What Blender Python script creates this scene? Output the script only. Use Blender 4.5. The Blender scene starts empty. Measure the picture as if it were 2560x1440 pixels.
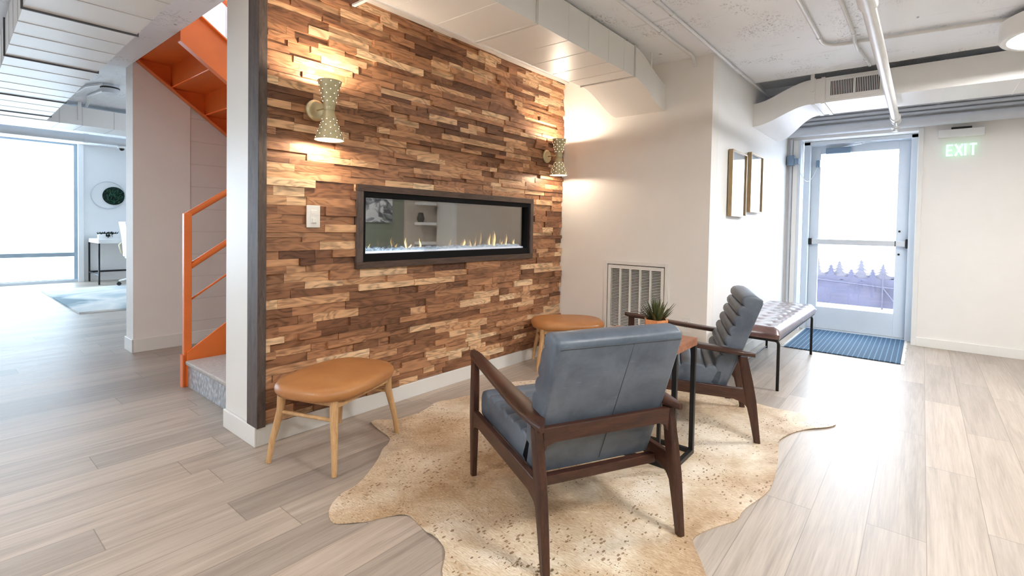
import bpy, bmesh, math, random
from mathutils import Vector, Matrix
random.seed(7)
PI = math.pi
SC = bpy.context.scene
COL = SC.collection

# ------------------------------------------------------------------ helpers
def lin(c):
    return c / 12.92 if c <= 0.04045 else ((c + 0.055) / 1.055) ** 2.4
def rgb(r, g, b):
    return (lin(r / 255), lin(g / 255), lin(b / 255), 1.0)

def box(bm, x0, x1, y0, y1, z0, z1):
    v = [bm.verts.new((x, y, z)) for x in (x0, x1) for y in (y0, y1) for z in (z0, z1)]
    for f in ((0, 1, 3, 2), (4, 6, 7, 5), (0, 4, 5, 1), (2, 3, 7, 6), (0, 2, 6, 4), (1, 5, 7, 3)):
        bm.faces.new([v[i] for i in f])
    return v

def ring_basis(d):
    d = Vector(d).normalized()
    a = Vector((0, 0, 1)) if abs(d.z) < 0.9 else Vector((1, 0, 0))
    u = d.cross(a).normalized()
    return u, d.cross(u).normalized()

def loft(bm, rings, caps=True, closed=False):
    rs = [[bm.verts.new(p) for p in r] for r in rings]
    n = len(rs[0])
    pairs = list(zip(rs, rs[1:])) + ([(rs[-1], rs[0])] if closed else [])
    for a, b in pairs:
        for i in range(n):
            j = (i + 1) % n
            bm.faces.new((a[i], a[j], b[j], b[i]))
    if caps and not closed:
        bm.faces.new(list(reversed(rs[0])))
        bm.faces.new(rs[-1])
    return rs

def tube(bm, pts, r, seg=12, closed=False):
    pts = [Vector(p) for p in pts]
    rr = r if isinstance(r, (list, tuple)) else [r] * len(pts)
    rings = []
    n = len(pts)
    u = None
    for i, p in enumerate(pts):
        a = pts[(i - 1) % n] if (closed or i > 0) else p
        b = pts[(i + 1) % n] if (closed or i < n - 1) else p
        d = (b - a).normalized()
        if u is None:
            u, v = ring_basis(d)
        else:
            u = (u - d * u.dot(d)).normalized()
            v = d.cross(u).normalized()
        rings.append([p + (u * math.cos(2 * PI * k / seg) + v * math.sin(2 * PI * k / seg)) * rr[i] for k in range(seg)])
    loft(bm, rings, True, closed)

def bar(bm, p0, p1, w, h, up=(0, 0, 1), w1=None, h1=None):
    """straight rectangular bar, width w across, height h along 'up'"""
    p0, p1 = Vector(p0), Vector(p1)
    d = (p1 - p0).normalized()
    s = d.cross(Vector(up)).normalized()
    t = s.cross(d).normalized()
    w1 = w if w1 is None else w1
    h1 = h if h1 is None else h1
    rings = []
    for p, ww, hh in ((p0, w, h), (p1, w1, h1)):
        rings.append([p + s * (a * ww / 2) + t * (b * hh / 2) for a, b in ((-1, -1), (1, -1), (1, 1), (-1, 1))])
    loft(bm, rings)

def lathe(bm, prof, seg=32, center=(0, 0, 0), axis='z', closed=False):
    c = Vector(center)
    rings = []
    for r, h in prof:
        ring = []
        for k in range(seg):
            a = 2 * PI * k / seg
            x, y = r * math.cos(a), r * math.sin(a)
            p = {'z': (x, y, h), 'y': (x, h, y), 'x': (h, x, y)}[axis]
            ring.append(c + Vector(p))
        rings.append(ring)
    loft(bm, rings, caps=not closed, closed=closed)

def prism(bm, pts, plane, a, b):
    """polygon pts extruded between a and b; plane 'xz' (along y), 'xy' (along z), 'yz' (along x)"""
    def P(p, k):
        return {'xz': (p[0], k, p[1]), 'xy': (p[0], p[1], k), 'yz': (k, p[0], p[1])}[plane]
    loft(bm, [[P(p, a) for p in pts], [P(p, b) for p in pts]])

def obj(name, bm, mat, parent=None, smooth=None, bevel=0.0, seg=2, sub=0, kind=None):
    bmesh.ops.recalc_face_normals(bm, faces=bm.faces)
    me = bpy.data.meshes.new(name)
    bm.to_mesh(me)
    bm.free()
    o = bpy.data.objects.new(name, me)
    COL.objects.link(o)
    if mat:
        for m in (mat if isinstance(mat, (list, tuple)) else [mat]):
            me.materials.append(m)
    if parent:
        o.parent = parent
    if bevel:
        b = o.modifiers.new('bevel', 'BEVEL')
        b.width = bevel
        b.segments = seg
        b.limit_method = 'ANGLE'
        b.angle_limit = math.radians(40)
    if sub:
        s = o.modifiers.new('sub', 'SUBSURF')
        s.levels = s.render_levels = sub
    if smooth is not None:
        if smooth is True:
            me.polygons.foreach_set('use_smooth', [True] * len(me.polygons))
        else:
            try:
                me.set_sharp_from_angle(angle=math.radians(smooth))
            except Exception:
                pass
            me.polygons.foreach_set('use_smooth', [True] * len(me.polygons))
    if kind:
        o['kind'] = kind
    return o

def B(f, *a, **k):
    bm = bmesh.new()
    f(bm, *a, **k)
    return bm

def tag(o, label, cat, group=None, kind=None):
    o['label'] = label
    o['category'] = cat
    if group:
        o['group'] = group
    if kind:
        o['kind'] = kind
    return o

def thing(name, label, cat, loc=(0, 0, 0), rz=0.0, group=None):
    o = bpy.data.objects.new(name, None)
    COL.objects.link(o)
    o.location = loc
    o.rotation_euler = (0, 0, rz)
    o.empty_display_size = 0.1
    return tag(o, label, cat, group)

def struct(name, bm, mat, **k):
    return obj(name, bm, mat, kind='structure', **k)

def copy_thing(root, loc, rz, label):
    r = root.copy()
    COL.objects.link(r)
    r.location = loc
    r.rotation_euler = (0, 0, rz)
    r['label'] = label
    for ch in list(root.children):
        c = ch.copy()
        COL.objects.link(c)
        c.parent = r
        for g in list(ch.children):
            d = g.copy()
            COL.objects.link(d)
            d.parent = c
    return r

# ------------------------------------------------------------------ materials
class NT:
    def __init__(s, name):
        s.m = bpy.data.materials.new(name)
        s.m.use_nodes = True
        s.t = s.m.node_tree
        s.b = s.t.nodes['Principled BSDF']
        s.out = s.t.nodes['Material Output']
    def n(s, typ, **k):
        nd = s.t.nodes.new(typ)
        for a, v in k.items():
            if a.startswith('i_'):
                key = a[2:]
                nd.inputs[int(key) if key.isdigit() else key.replace('_', ' ')].default_value = v
            else:
                setattr(nd, a, v)
        return nd
    def l(s, a, b):
        s.t.links.new(a, b)
    def coord(s, scale=(1, 1, 1), kind='Object', rot=(0, 0, 0)):
        tc = s.n('ShaderNodeTexCoord')
        mp = s.n('ShaderNodeMapping')
        mp.inputs['Scale'].default_value = scale
        mp.inputs['Rotation'].default_value = rot
        s.l(tc.outputs[kind], mp.inputs['Vector'])
        return mp.outputs['Vector']
    def noise(s, vec, scale, detail=4, rough=0.55, dist=0.0):
        nd = s.n('ShaderNodeTexNoise')
        nd.inputs['Scale'].default_value = scale
        nd.inputs['Detail'].default_value = detail
        nd.inputs['Roughness'].default_value = rough
        nd.inputs['Distortion'].default_value = dist
        if vec:
            s.l(vec, nd.inputs['Vector'])
        return nd.outputs['Fac']
    def ramp(s, fac, stops):
        r = s.n('ShaderNodeValToRGB')
        e = r.color_ramp.elements
        while len(e) < len(stops):
            e.new(0.5)
        for k, (p, c) in enumerate(stops):
            e[k].position = p
            e[k].color = c
        s.l(fac, r.inputs['Fac'])
        return r.outputs['Color']
    def mix(s, fac, a, b, mode='MIX'):
        m = s.n('ShaderNodeMix', data_type='RGBA', blend_type=mode)
        for key, v in ((0, fac), (6, a), (7, b)):
            if hasattr(v, 'links') or hasattr(v, 'is_linked'):
                s.l(v, m.inputs[key])
            else:
                m.inputs[key].default_value = v
        return m.outputs[2]
    def math(s, op, a, b=0.0, c=0.0):
        m = s.n('ShaderNodeMath', operation=op)
        for k, v in enumerate((a, b, c)):
            if hasattr(v, 'is_linked'):
                s.l(v, m.inputs[k])
            else:
                m.inputs[k].default_value = v
        return m.outputs[0]
    def bump(s, h, strength=0.2, dist=0.01):
        b = s.n('ShaderNodeBump')
        b.inputs['Strength'].default_value = strength
        b.inputs['Distance'].default_value = dist
        s.l(h, b.inputs['Height'])
        s.l(b.outputs['Normal'], s.b.inputs['Normal'])
    def set(s, **k):
        for a, v in k.items():
            key = a.replace('_', ' ')
            if hasattr(v, 'is_linked'):
                s.l(v, s.b.inputs[key])
            else:
                s.b.inputs[key].default_value = v

def plain(name, c, rough=0.5, metal=0.0, var=0.06, scale=8, bump=0.0, bscale=60, spec=0.5):
    t = NT(name)
    v = t.coord()
    f = t.noise(v, scale, 3)
    d = tuple(x * (1 - var) for x in c[:3]) + (1,)
    h = tuple(min(1, x * (1 + var)) for x in c[:3]) + (1,)
    t.set(Base_Color=t.ramp(f, [(0.3, d), (0.7, h)]), Roughness=rough, Metallic=metal)
    t.b.inputs['Specular IOR Level'].default_value = spec
    if bump:
        t.bump(t.noise(v, bscale, 4), bump, 0.004)
    return t.m

def emit(name, c, strength):
    t = NT(name)
    t.set(Base_Color=(0.8, 0.8, 0.8, 1), Emission_Color=c, Emission_Strength=strength)
    return t.m

def wood(name, c0, c1, axis=(1, 1, 12), rough=0.45, scale=6, bump=0.12):
    t = NT(name)
    v = t.coord(scale=axis)
    a = t.noise(v, scale, 5, 0.6, 0.6)
    b = t.noise(v, scale * 7, 3, 0.6)
    f = t.math('MULTIPLY_ADD', b, 0.35, t.math('MULTIPLY', a, 0.65))
    t.set(Base_Color=t.ramp(f, [(0.3, c0), (0.68, c1)]), Roughness=rough)
    t.bump(f, bump, 0.003)
    return t.m

M = {}
M['wall'] = plain('wall_paint', (0.86, 0.835, 0.81, 1), 0.6, var=0.015, scale=3, bump=0.04, bscale=120)
M['wall_cool'] = plain('cool_white_wall_paint', (0.85, 0.85, 0.855, 1), 0.6, var=0.015, scale=3, bump=0.03, bscale=120)
M['trim'] = plain('trim_paint', (0.82, 0.81, 0.79, 1), 0.4, var=0.01, scale=4)
M['duct'] = plain('duct_paint', (0.84, 0.83, 0.82, 1), 0.38, var=0.03, scale=2, bump=0.03, bscale=10)
M['duct_seam'] = plain('duct_seam_paint', (0.66, 0.65, 0.64, 1), 0.45)
M['dark_seam'] = plain('dark_duct_joint', (0.10, 0.10, 0.11, 1), 0.6)
M['pipe'] = plain('pipe_paint', (0.74, 0.74, 0.75, 1), 0.35, var=0.04, scale=10)
M['pipe_grey'] = plain('grey_pipe_paint', (0.60, 0.63, 0.68, 1), 0.35, var=0.03, scale=10)
M['black'] = plain('black_metal', (0.012, 0.012, 0.013, 1), 0.42, 0.3)
M['blackplastic'] = plain('black_plastic', (0.01, 0.01, 0.01, 1), 0.5)
M['fireblack'] = plain('matte_black_firebox', (0.006, 0.006, 0.007, 1), 0.75, spec=0.2)
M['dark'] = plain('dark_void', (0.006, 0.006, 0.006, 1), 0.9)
M['orange'] = plain('orange_paint', (0.78, 0.175, 0.032, 1), 0.36, var=0.06, scale=5, bump=0.06, bscale=40)
M['plastic'] = plain('white_plastic', (0.82, 0.82, 0.81, 1), 0.35, var=0.01)
M['brass'] = plain('brushed_brass', (0.66, 0.58, 0.38, 1), 0.30, 0.7, var=0.05, scale=20)
M['steel'] = plain('satin_aluminium', (0.62, 0.65, 0.69, 1), 0.35, 0.35, var=0.03)
M['doorpaint'] = plain('door_paint', (0.66, 0.72, 0.79, 1), 0.4, var=0.015)
M['slate'] = plain('slate_blue_hardware', (0.20, 0.29, 0.40, 1), 0.4, 0.2)
M['winframe'] = plain('blue_grey_window_frame', (0.30, 0.37, 0.43, 1), 0.4)
M['walnut'] = wood('dark_walnut', rgb(32, 17, 13), rgb(82, 48, 35), (9, 9, 1.2), 0.38, 5)
M['walnut_y'] = wood('dark_walnut_along_depth', rgb(32, 17, 13), rgb(82, 48, 35), (9, 1.2, 9), 0.38, 5)
M['walnut_x'] = wood('dark_walnut_across', rgb(32, 17, 13), rgb(82, 48, 35), (1.2, 9, 9), 0.38, 5)
M['oak'] = wood('light_oak', rgb(176, 132, 88), rgb(216, 178, 130), (8, 8, 1), 0.5, 5)
M['slab'] = wood('reddish_tabletop_wood', rgb(110, 66, 46), rgb(176, 118, 88), (7, 1, 7), 0.42, 5)
M['framewood'] = wood('dark_stained_frame_wood', rgb(44, 32, 28), rgb(98, 76, 64), (1.2, 6, 8), 0.55, 6, 0.25)
M['framewood_v'] = wood('dark_stained_upright_wood', rgb(52, 44, 42), rgb(104, 90, 84), (8, 8, 1.2), 0.55, 6, 0.25)
M['potwood'] = wood('honey_pot_wood', rgb(196, 122, 74), rgb(228, 160, 108), (4, 4, 1), 0.5, 5)

def leather(name, c0, c1, rough=0.42, scale=7):
    t = NT(name)
    v = t.coord()
    a = t.noise(v, scale, 6, 0.62, 0.4)
    fine = t.noise(v, 260, 2)
    scr = t.noise(t.coord(scale=(1, 9, 2), rot=(0.3, 0.5, 0.8)), 16, 3, 0.5)
    col = t.ramp(a, [(0.32, c0), (0.68, c1)])
    light = tuple(min(1, x * 1.5) for x in c1[:3]) + (1,)
    col = t.mix(t.ramp(scr, [(0.66, (0, 0, 0, 1)), (0.76, (0.35, 0.35, 0.35, 1))]), col, light)
    t.set(Base_Color=col, Roughness=t.math('MULTIPLY_ADD', a, 0.2, rough - 0.1))
    t.bump(fine, 0.10, 0.002)
    return t.m
M['leather'] = leather('blue_grey_leather', rgb(72, 81, 94), rgb(102, 111, 124))
M['seam'] = plain('dark_leather_seam', rgb(58, 62, 70), 0.6)
M['tan'] = leather('tan_leather', rgb(164, 108, 62), rgb(190, 134, 82), 0.40, 5)
M['benchleather'] = leather('oxblood_leather', rgb(74, 44, 42), rgb(108, 76, 78), 0.30, 9)
bb = M['benchleather'].node_tree.nodes['Principled BSDF']
bb.inputs['Coat Weight'].default_value = 1.0
bb.inputs['Coat Roughness'].default_value = 0.26
bb.inputs['Coat IOR'].default_value = 2.0
bb.inputs['Specular IOR Level'].default_value = 0.9

def mat_floor():
    t = NT('plank_flooring')
    tc = t.n('ShaderNodeTexCoord')
    sep = t.n('ShaderNodeSeparateXYZ')
    t.l(tc.outputs['Object'], sep.inputs[0])
    X, Y = sep.outputs[0], sep.outputs[1]
    W, L = 0.178, 1.22
    yy = t.math('DIVIDE', t.math('ADD', Y, 0.06), W)
    row = t.math('FLOOR', yy)
    fy = t.math('FRACT', yy)
    wn = t.n('ShaderNodeTexWhiteNoise', noise_dimensions='1D')
    t.l(row, wn.inputs['W'])
    xx = t.math('ADD', t.math('DIVIDE', X, L), t.math('MULTIPLY', wn.outputs['Value'], 7.3))
    cx = t.math('FLOOR', xx)
    fx = t.math('FRACT', xx)
    idv = t.math('MULTIPLY_ADD', row, 17.13, t.math('MULTIPLY', cx, 5.37))
    wn2 = t.n('ShaderNodeTexWhiteNoise', noise_dimensions='1D')
    t.l(idv, wn2.inputs['W'])
    rnd = wn2.outputs['Value']
    comb = t.n('ShaderNodeCombineXYZ')
    t.l(t.math('MULTIPLY_ADD', X, 0.9, t.math('MULTIPLY', rnd, 31.0)), comb.inputs[0])
    t.l(t.math('MULTIPLY', Y, 15.0), comb.inputs[1])
    t.l(t.math('MULTIPLY', rnd, 57.0), comb.inputs[2])
    g1 = t.noise(comb.outputs[0], 1.6, 6, 0.62, 0.8)
    comb2 = t.n('ShaderNodeCombineXYZ')
    t.l(t.math('MULTIPLY', X, 3.0), comb2.inputs[0])
    t.l(t.math('MULTIPLY', Y, 95.0), comb2.inputs[1])
    t.l(rnd, comb2.inputs[2])
    g2 = t.noise(comb2.outputs[0], 1.6, 3, 0.6)
    f = t.math('ADD', t.math('MULTIPLY', g1, 0.62), t.math('MULTIPLY', g2, 0.38))
    col = t.ramp(f, [(0.28, rgb(144, 131, 120)), (0.5, rgb(173, 160, 148)), (0.72, rgb(194, 182, 171))])
    tint = t.ramp(rnd, [(0.0, (0.74, 0.74, 0.75, 1)), (0.3, (0.92, 0.92, 0.92, 1)), (0.7, (1.0, 0.995, 0.985, 1)), (1.0, (1.10, 1.09, 1.075, 1))])
    col = t.mix(1.0, col, tint, 'MULTIPLY')
    gy = t.math('MINIMUM', fy, t.math('SUBTRACT', 1.0, fy))
    gx = t.math('MINIMUM', fx, t.math('SUBTRACT', 1.0, fx))
    gapy = t.math('LESS_THAN', gy, 0.008)
    gapx = t.math('LESS_THAN', gx, 0.0014)
    gap = t.math('MAXIMUM', gapy, gapx)
    col = t.mix(t.math('MULTIPLY', gap, 0.5), col, rgb(96, 82, 72))
    t.set(Base_Color=col, Roughness=t.math('MULTIPLY_ADD', f, 0.25, 0.30))
    t.bump(t.math('SUBTRACT', f, t.math('MULTIPLY', gap, 1.2)), 0.10, 0.003)
    return t.m
M['floor'] = mat_floor()

def mat_concrete():
    t = NT('painted_concrete_ceiling')
    v = t.coord()
    big = t.noise(v, 1.3, 3, 0.5)
    patch = t.noise(v, 2.6, 4, 0.6, 0.5)
    fine = t.noise(t.coord(scale=(1, 1.9, 1)), 46, 4, 0.65, 0.6)
    col = t.ramp(big, [(0.3, (0.84, 0.86, 0.90, 1)), (0.7, (0.90, 0.92, 0.955, 1))])
    msk = t.math('MULTIPLY', t.ramp(patch, [(0.50, (0, 0, 0, 1)), (0.64, (1, 1, 1, 1))]),
                 t.ramp(fine, [(0.52, (0, 0, 0, 1)), (0.64, (1, 1, 1, 1))]))
    col = t.mix(t.math('MULTIPLY', msk, 0.85), col, (0.40, 0.385, 0.40, 1))
    sp = t.noise(v, 17, 2, 0.5)
    col = t.mix(t.ramp(sp, [(0.735, (0, 0, 0, 1)), (0.76, (0.8, 0.8, 0.8, 1))]), col, (0.30, 0.29, 0.30, 1))
    lines = t.noise(t.coord(scale=(9, 0.7, 1)), 3, 3, 0.5)
    col = t.mix(t.ramp(lines, [(0.66, (0, 0, 0, 1)), (0.70, (0.22, 0.22, 0.22, 1))]), col, (0.42, 0.41, 0.42, 1))
    t.set(Base_Color=col, Roughness=0.6)
    t.bump(t.math('ADD', fine, t.math('MULTIPLY', patch, 2.0)), 0.12, 0.01)
    return t.m
M['concrete'] = mat_concrete()

def mat_cladding():
    t = NT('split_wood_cladding')
    at = t.n('ShaderNodeAttribute', attribute_name='plank')
    sep = t.n('ShaderNodeSeparateColor')
    t.l(at.outputs['Color'], sep.inputs[0])
    r0, r1, r2 = sep.outputs
    tc = t.n('ShaderNodeTexCoord')
    s3 = t.n('ShaderNodeSeparateXYZ')
    t.l(tc.outputs['Object'], s3.inputs[0])
    cb = t.n('ShaderNodeCombineXYZ')
    t.l(t.math('MULTIPLY_ADD', s3.outputs[0], 2.6, t.math('MULTIPLY', r1, 41.0)), cb.inputs[0])
    t.l(t.math('MULTIPLY_ADD', s3.outputs[1], 14.0, t.math('MULTIPLY', r2, 23.0)), cb.inputs[1])
    t.l(t.math('MULTIPLY_ADD', s3.outputs[2], 26.0, t.math('MULTIPLY', r1, 17.0)), cb.inputs[2])
    g = t.noise(cb.outputs[0], 1.7, 5, 0.6, 1.6)
    cb2 = t.n('ShaderNodeCombineXYZ')
    t.l(t.math('MULTIPLY_ADD', s3.outputs[0], 3.4, t.math('MULTIPLY', r2, 61.0)), cb2.inputs[0])
    t.l(t.math('MULTIPLY_ADD', s3.outputs[1], 12.0, t.math('MULTIPLY', r1, 13.0)), cb2.inputs[1])
    t.l(t.math('MULTIPLY_ADD', s3.outputs[2], 13.0, t.math('MULTIPLY', r2, 37.0)), cb2.inputs[2])
    fig = t.noise(cb2.outputs[0], 1.0, 2, 0.5, 0.5)
    rings_ = t.math('MULTIPLY_ADD', t.math('SINE', t.math('MULTIPLY', fig, t.math('MULTIPLY_ADD', r1, 50.0, 24.0))), 0.5, 0.5)
    cb3 = t.n('ShaderNodeCombineXYZ')
    t.l(t.math('MULTIPLY', s3.outputs[0], 5.0), cb3.inputs[0])
    t.l(r2, cb3.inputs[1])
    t.l(t.math('MULTIPLY', s3.outputs[2], 120.0), cb3.inputs[2])
    fine = t.noise(cb3.outputs[0], 1.5, 3, 0.6)
    base = t.ramp(r0, [(0.0, rgb(106, 70, 50)), (0.30, rgb(144, 101, 73)), (0.62, rgb(184, 136, 100)),
                       (0.85, rgb(214, 171, 131)), (1.0, rgb(238, 208, 170))])
    f = t.math('ADD', t.math('ADD', t.math('MULTIPLY', rings_, 0.24), t.math('MULTIPLY', g, 0.52)), t.math('MULTIPLY', fine, 0.24))
    shade = t.ramp(f, [(0.27, (0.42, 0.38, 0.36, 1)), (0.48, (0.95, 0.93, 0.92, 1)), (0.72, (1.25, 1.23, 1.2, 1))])
    col = t.mix(1.0, base, shade, 'MULTIPLY')
    t.set(Base_Color=col, Roughness=0.5)
    t.bump(f, 0.16, 0.004)
    return t.m
M['cladding'] = mat_cladding()

def mat_cowhide():
    t = NT('metallic_speckled_cowhide')
    v = t.coord()
    big = t.noise(v, 1.5, 3, 0.5, 0.5)
    a = t.noise(v, 5.0, 5, 0.62, 0.8)
    hair = t.noise(t.coord(scale=(22, 5, 1), rot=(0, 0, 0.5)), 9, 3, 0.6)
    f = t.math('ADD', t.math('MULTIPLY', hair, 0.26), t.math('ADD', t.math('MULTIPLY', big, 0.46), t.math('MULTIPLY', a, 0.28)))
    col = t.ramp(f, [(0.36, rgb(146, 115, 83)), (0.45, rgb(186, 158, 126)), (0.53, rgb(216, 197, 171)), (0.62, rgb(240, 229, 213))])
    def spots(scale, size, dens_scale, lo, hi, rot=0.6):
        vo = t.n('ShaderNodeTexVoronoi', feature='F1')
        vo.inputs['Scale'].default_value = scale
        wob = t.n('ShaderNodeVectorMath', operation='MULTIPLY_ADD')
        nn = t.n('ShaderNodeTexNoise')
        nn.inputs['Scale'].default_value = 60
        wob.inputs[1].default_value = (0.012, 0.012, 0)
        t.l(nn.outputs['Color'], wob.inputs[0])
        t.l(t.coord(scale=(1.0, 1.9, 1), rot=(0, 0, rot)), wob.inputs[2])
        t.l(wob.outputs[0], vo.inputs['Vector'])
        d = t.noise(v, dens_scale, 3)
        k = t.math('MULTIPLY', t.ramp(d, [(lo, (0, 0, 0, 1)), (hi, (1, 1, 1, 1))]), size)
        wn = t.n('ShaderNodeTexWhiteNoise', noise_dimensions='3D')
        t.l(vo.outputs['Position'], wn.inputs['Vector'])
        k = t.math('MULTIPLY', k, t.math('POWER', wn.outputs['Value'], 1.6))
        return t.math('LESS_THAN', vo.outputs['Distance'], k)
    brown = spots(44, 0.46, 3.1, 0.34, 0.58)
    small = spots(90, 0.40, 4.0, 0.40, 0.62)
    gold = spots(58, 0.62, 2.4, 0.46, 0.66, 0.9)
    col = t.mix(t.math('MULTIPLY', t.math('MAXIMUM', brown, small), 0.78), col, rgb(120, 82, 46))
    col = t.mix(t.math('MULTIPLY', gold, 0.9), col, rgb(228, 204, 164))
    t.set(Base_Color=col, Metallic=t.math('MULTIPLY', gold, 0.85),
          Roughness=t.math('SUBTRACT', 0.50, t.math('MULTIPLY', gold, 0.22)))
    t.bump(t.math('ADD', hair, t.math('MULTIPLY', big, 5.0)), 0.4, 0.006)
    return t.m
M['cowhide'] = mat_cowhide()

def mat_block():
    t = NT('painted_concrete_block')
    v = t.coord(rot=(PI / 2, 0, 0))
    tc = t.n('ShaderNodeTexCoord')
    s3 = t.n('ShaderNodeSeparateXYZ')
    t.l(tc.outputs['Object'], s3.inputs[0])
    cb = t.n('ShaderNodeCombineXYZ')
    t.l(t.math('SUBTRACT', s3.outputs[0], 0.507), cb.inputs[0])
    t.l(t.math('ADD', s3.outputs[2], 0.0), cb.inputs[1])
    br = t.n('ShaderNodeTexBrick', offset=0.5)
    br.inputs['Scale'].default_value = 1.0
    br.inputs['Mortar Size'].default_value = 0.005
    br.inputs['Mortar Smooth'].default_value = 0.6
    br.inputs['Brick Width'].default_value = 0.80
    br.inputs['Row Height'].default_value = 0.2025
    t.l(cb.outputs[0], br.inputs['Vector'])
    n = t.noise(t.coord(), 55, 3)
    t.set(Base_Color=t.mix(t.math('MULTIPLY', br.outputs['Fac'], 0.3), (0.76, 0.72, 0.69, 1), (0.46, 0.42, 0.4, 1)), Roughness=0.65)
    t.bump(t.math('SUBTRACT', t.math('MULTIPLY', n, 0.35), br.outputs['Fac']), 0.35, 0.006)
    return t.m
M['block'] = mat_block()

def mat_mat():
    t = NT('blue_woven_mat')
    tc = t.n('ShaderNodeTexCoord')
    s3 = t.n('ShaderNodeSeparateXYZ')
    t.l(tc.outputs['Object'], s3.inputs[0])
    fx = t.math('FRACT', t.math('MULTIPLY', s3.outputs[0], 34.0))
    fy = t.math('FRACT', t.math('MULTIPLY', s3.outputs[1], 26.0))
    line = t.math('MAXIMUM', t.math('MULTIPLY', t.math('LESS_THAN', fx, 0.30), 0.45), t.math('LESS_THAN', fy, 0.20))
    n = t.noise(t.coord(), 90, 3)
    col = t.ramp(n, [(0.35, rgb(24, 48, 72)), (0.65, rgb(50, 82, 112))])
    col = t.mix(t.math('MULTIPLY', line, 0.75), col, rgb(104, 138, 164))
    t.set(Base_Color=col, Roughness=0.9)
    t.bump(t.math('ADD', n, line), 0.4, 0.004)
    return t.m
M['mat'] = mat_mat()

def mat_arearug():
    t = NT('abstract_pale_rug')
    v = t.coord()
    a = t.noise(v, 0.9, 3, 0.5, 0.8)
    t.set(Base_Color=t.ramp(a, [(0.40, rgb(132, 150, 158)), (0.47, rgb(190, 198, 200)), (0.55, rgb(222, 220, 216)), (0.66, rgb(176, 188, 192))]), Roughness=0.95)
    return t.m
M['arearug'] = mat_arearug()

def mat_tread():
    t = NT('worn_grey_tread')
    v = t.coord()
    n = t.noise(v, 60, 4)
    t.set(Base_Color=t.ramp(n, [(0.35, (0.40, 0.37, 0.35, 1)), (0.65, (0.52, 0.48, 0.46, 1))]), Roughness=0.6)
    t.bump(n, 0.2, 0.003)
    return t.m
M['tread'] = mat_tread()
def mat_riser():
    t = NT('dimpled_metal_riser')
    vo = t.n('ShaderNodeTexVoronoi', feature='SMOOTH_F1')
    vo.inputs['Scale'].default_value = 46
    t.l(t.coord(scale=(1, 1.2, 0.7)), vo.inputs['Vector'])
    t.set(Base_Color=t.ramp(vo.outputs['Distance'], [(0.2, (0.62, 0.64, 0.68, 1)), (0.6, (0.40, 0.42, 0.46, 1))]), Roughness=0.34, Metallic=0.35)
    t.bump(vo.outputs['Distance'], 0.9, 0.012)
    return t.m
M['riser'] = mat_riser()

def mat_glass(name, refl, tint=(1, 1, 1, 1), fres=0.5):
    t = NT(name)
    tr = t.n('ShaderNodeBsdfTransparent')
    tr.inputs['Color'].default_value = tint
    gl = t.n('ShaderNodeBsdfGlossy')
    gl.inputs['Roughness'].default_value = 0.01
    mx = t.n('ShaderNodeMixShader')
    lw = t.n('ShaderNodeLayerWeight')
    lw.inputs['Blend'].default_value = 0.35
    t.l(t.math('MULTIPLY_ADD', lw.outputs['Fresnel'], fres, refl), mx.inputs[0])
    t.l(tr.outputs[0], mx.inputs[1])
    t.l(gl.outputs[0], mx.inputs[2])
    t.l(mx.outputs[0], t.out.inputs['Surface'])
    return t.m
M['glass'] = mat_glass('clear_pane_glass', 0.03)
M['fireglass'] = mat_glass('coated_fireplace_glass', 0.17)
M['acrylic'] = mat_glass('clear_acrylic', 0.0, (0.985, 1.0, 0.99, 1), 0.008)
def mat_backglass():
    t = NT('gloss_black_back_panel')
    f = t.noise(t.coord(), 4, 2)
    t.set(Base_Color=t.ramp(f, [(0.3, (0.010, 0.010, 0.009, 1)), (0.7, (0.014, 0.013, 0.012, 1))]), Roughness=0.04)
    t.b.inputs['Specular IOR Level'].default_value = 1.0
    t.b.inputs['IOR'].default_value = 1.9
    return t.m
M['backglass'] = mat_backglass()
def mat_frosted():
    t = NT('daylit_frosted_glass')
    s = t.noise(t.coord(), 0.7, 2)
    t.set(Base_Color=(0.85, 0.9, 0.93, 1), Roughness=0.5, Emission_Color=t.ramp(s, [(0.3, (0.60, 0.80, 1.0, 1)), (0.7, (0.68, 0.86, 1.0, 1))]), Emission_Strength=3.2)
    return t.m
M['frosted'] = mat_frosted()
M['lampglow'] = emit('lamp_diffuser', (1.0, 0.982, 0.955, 1), 46.0)
M['hole'] = emit('lit_pinhole', (1.0, 0.88, 0.64, 1), 5.0)
M['bulb'] = emit('lit_bulb', (1.0, 0.82, 0.55, 1), 6.0)
M['flame'] = emit('flame', (1.0, 0.62, 0.20, 1), 2.2)
def mat_crystal():
    t = NT('lit_fire_crystals')
    n = t.noise(t.coord(), 62, 2)
    t.set(Base_Color=(0.45, 0.75, 0.85, 1), Roughness=0.15, Emission_Color=t.ramp(n, [(0.35, (0.07, 0.09, 0.20, 1)), (0.64, (0.75, 0.82, 1.0, 1))]), Emission_Strength=0.42)
    return t.m
M['crystal'] = mat_crystal()
M['ledstrip'] = emit('led_strip', (0.8, 0.87, 1.0, 1), 0.8)
M['exitgreen'] = emit('lit_exit_lettering', (0.30, 0.85, 0.52, 1), 0.62)
M['leaf'] = plain('succulent_leaf', (0.075, 0.085, 0.03, 1), 0.5, var=0.4, scale=14)
M['moss'] = plain('moss_leaf', (0.03, 0.12, 0.07, 1), 0.6, var=0.7, scale=25)
M['soil'] = plain('dark_moss_bed', (0.006, 0.016, 0.012, 1), 0.9, var=0.4, scale=30)
M['artmat'] = plain('art_paper', (0.84, 0.85, 0.86, 1), 0.5, var=0.03, scale=3)
M['goldframe'] = plain('antique_gold_frame', (0.34, 0.24, 0.13, 1), 0.35, 0.55, var=0.12, scale=14)
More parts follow.
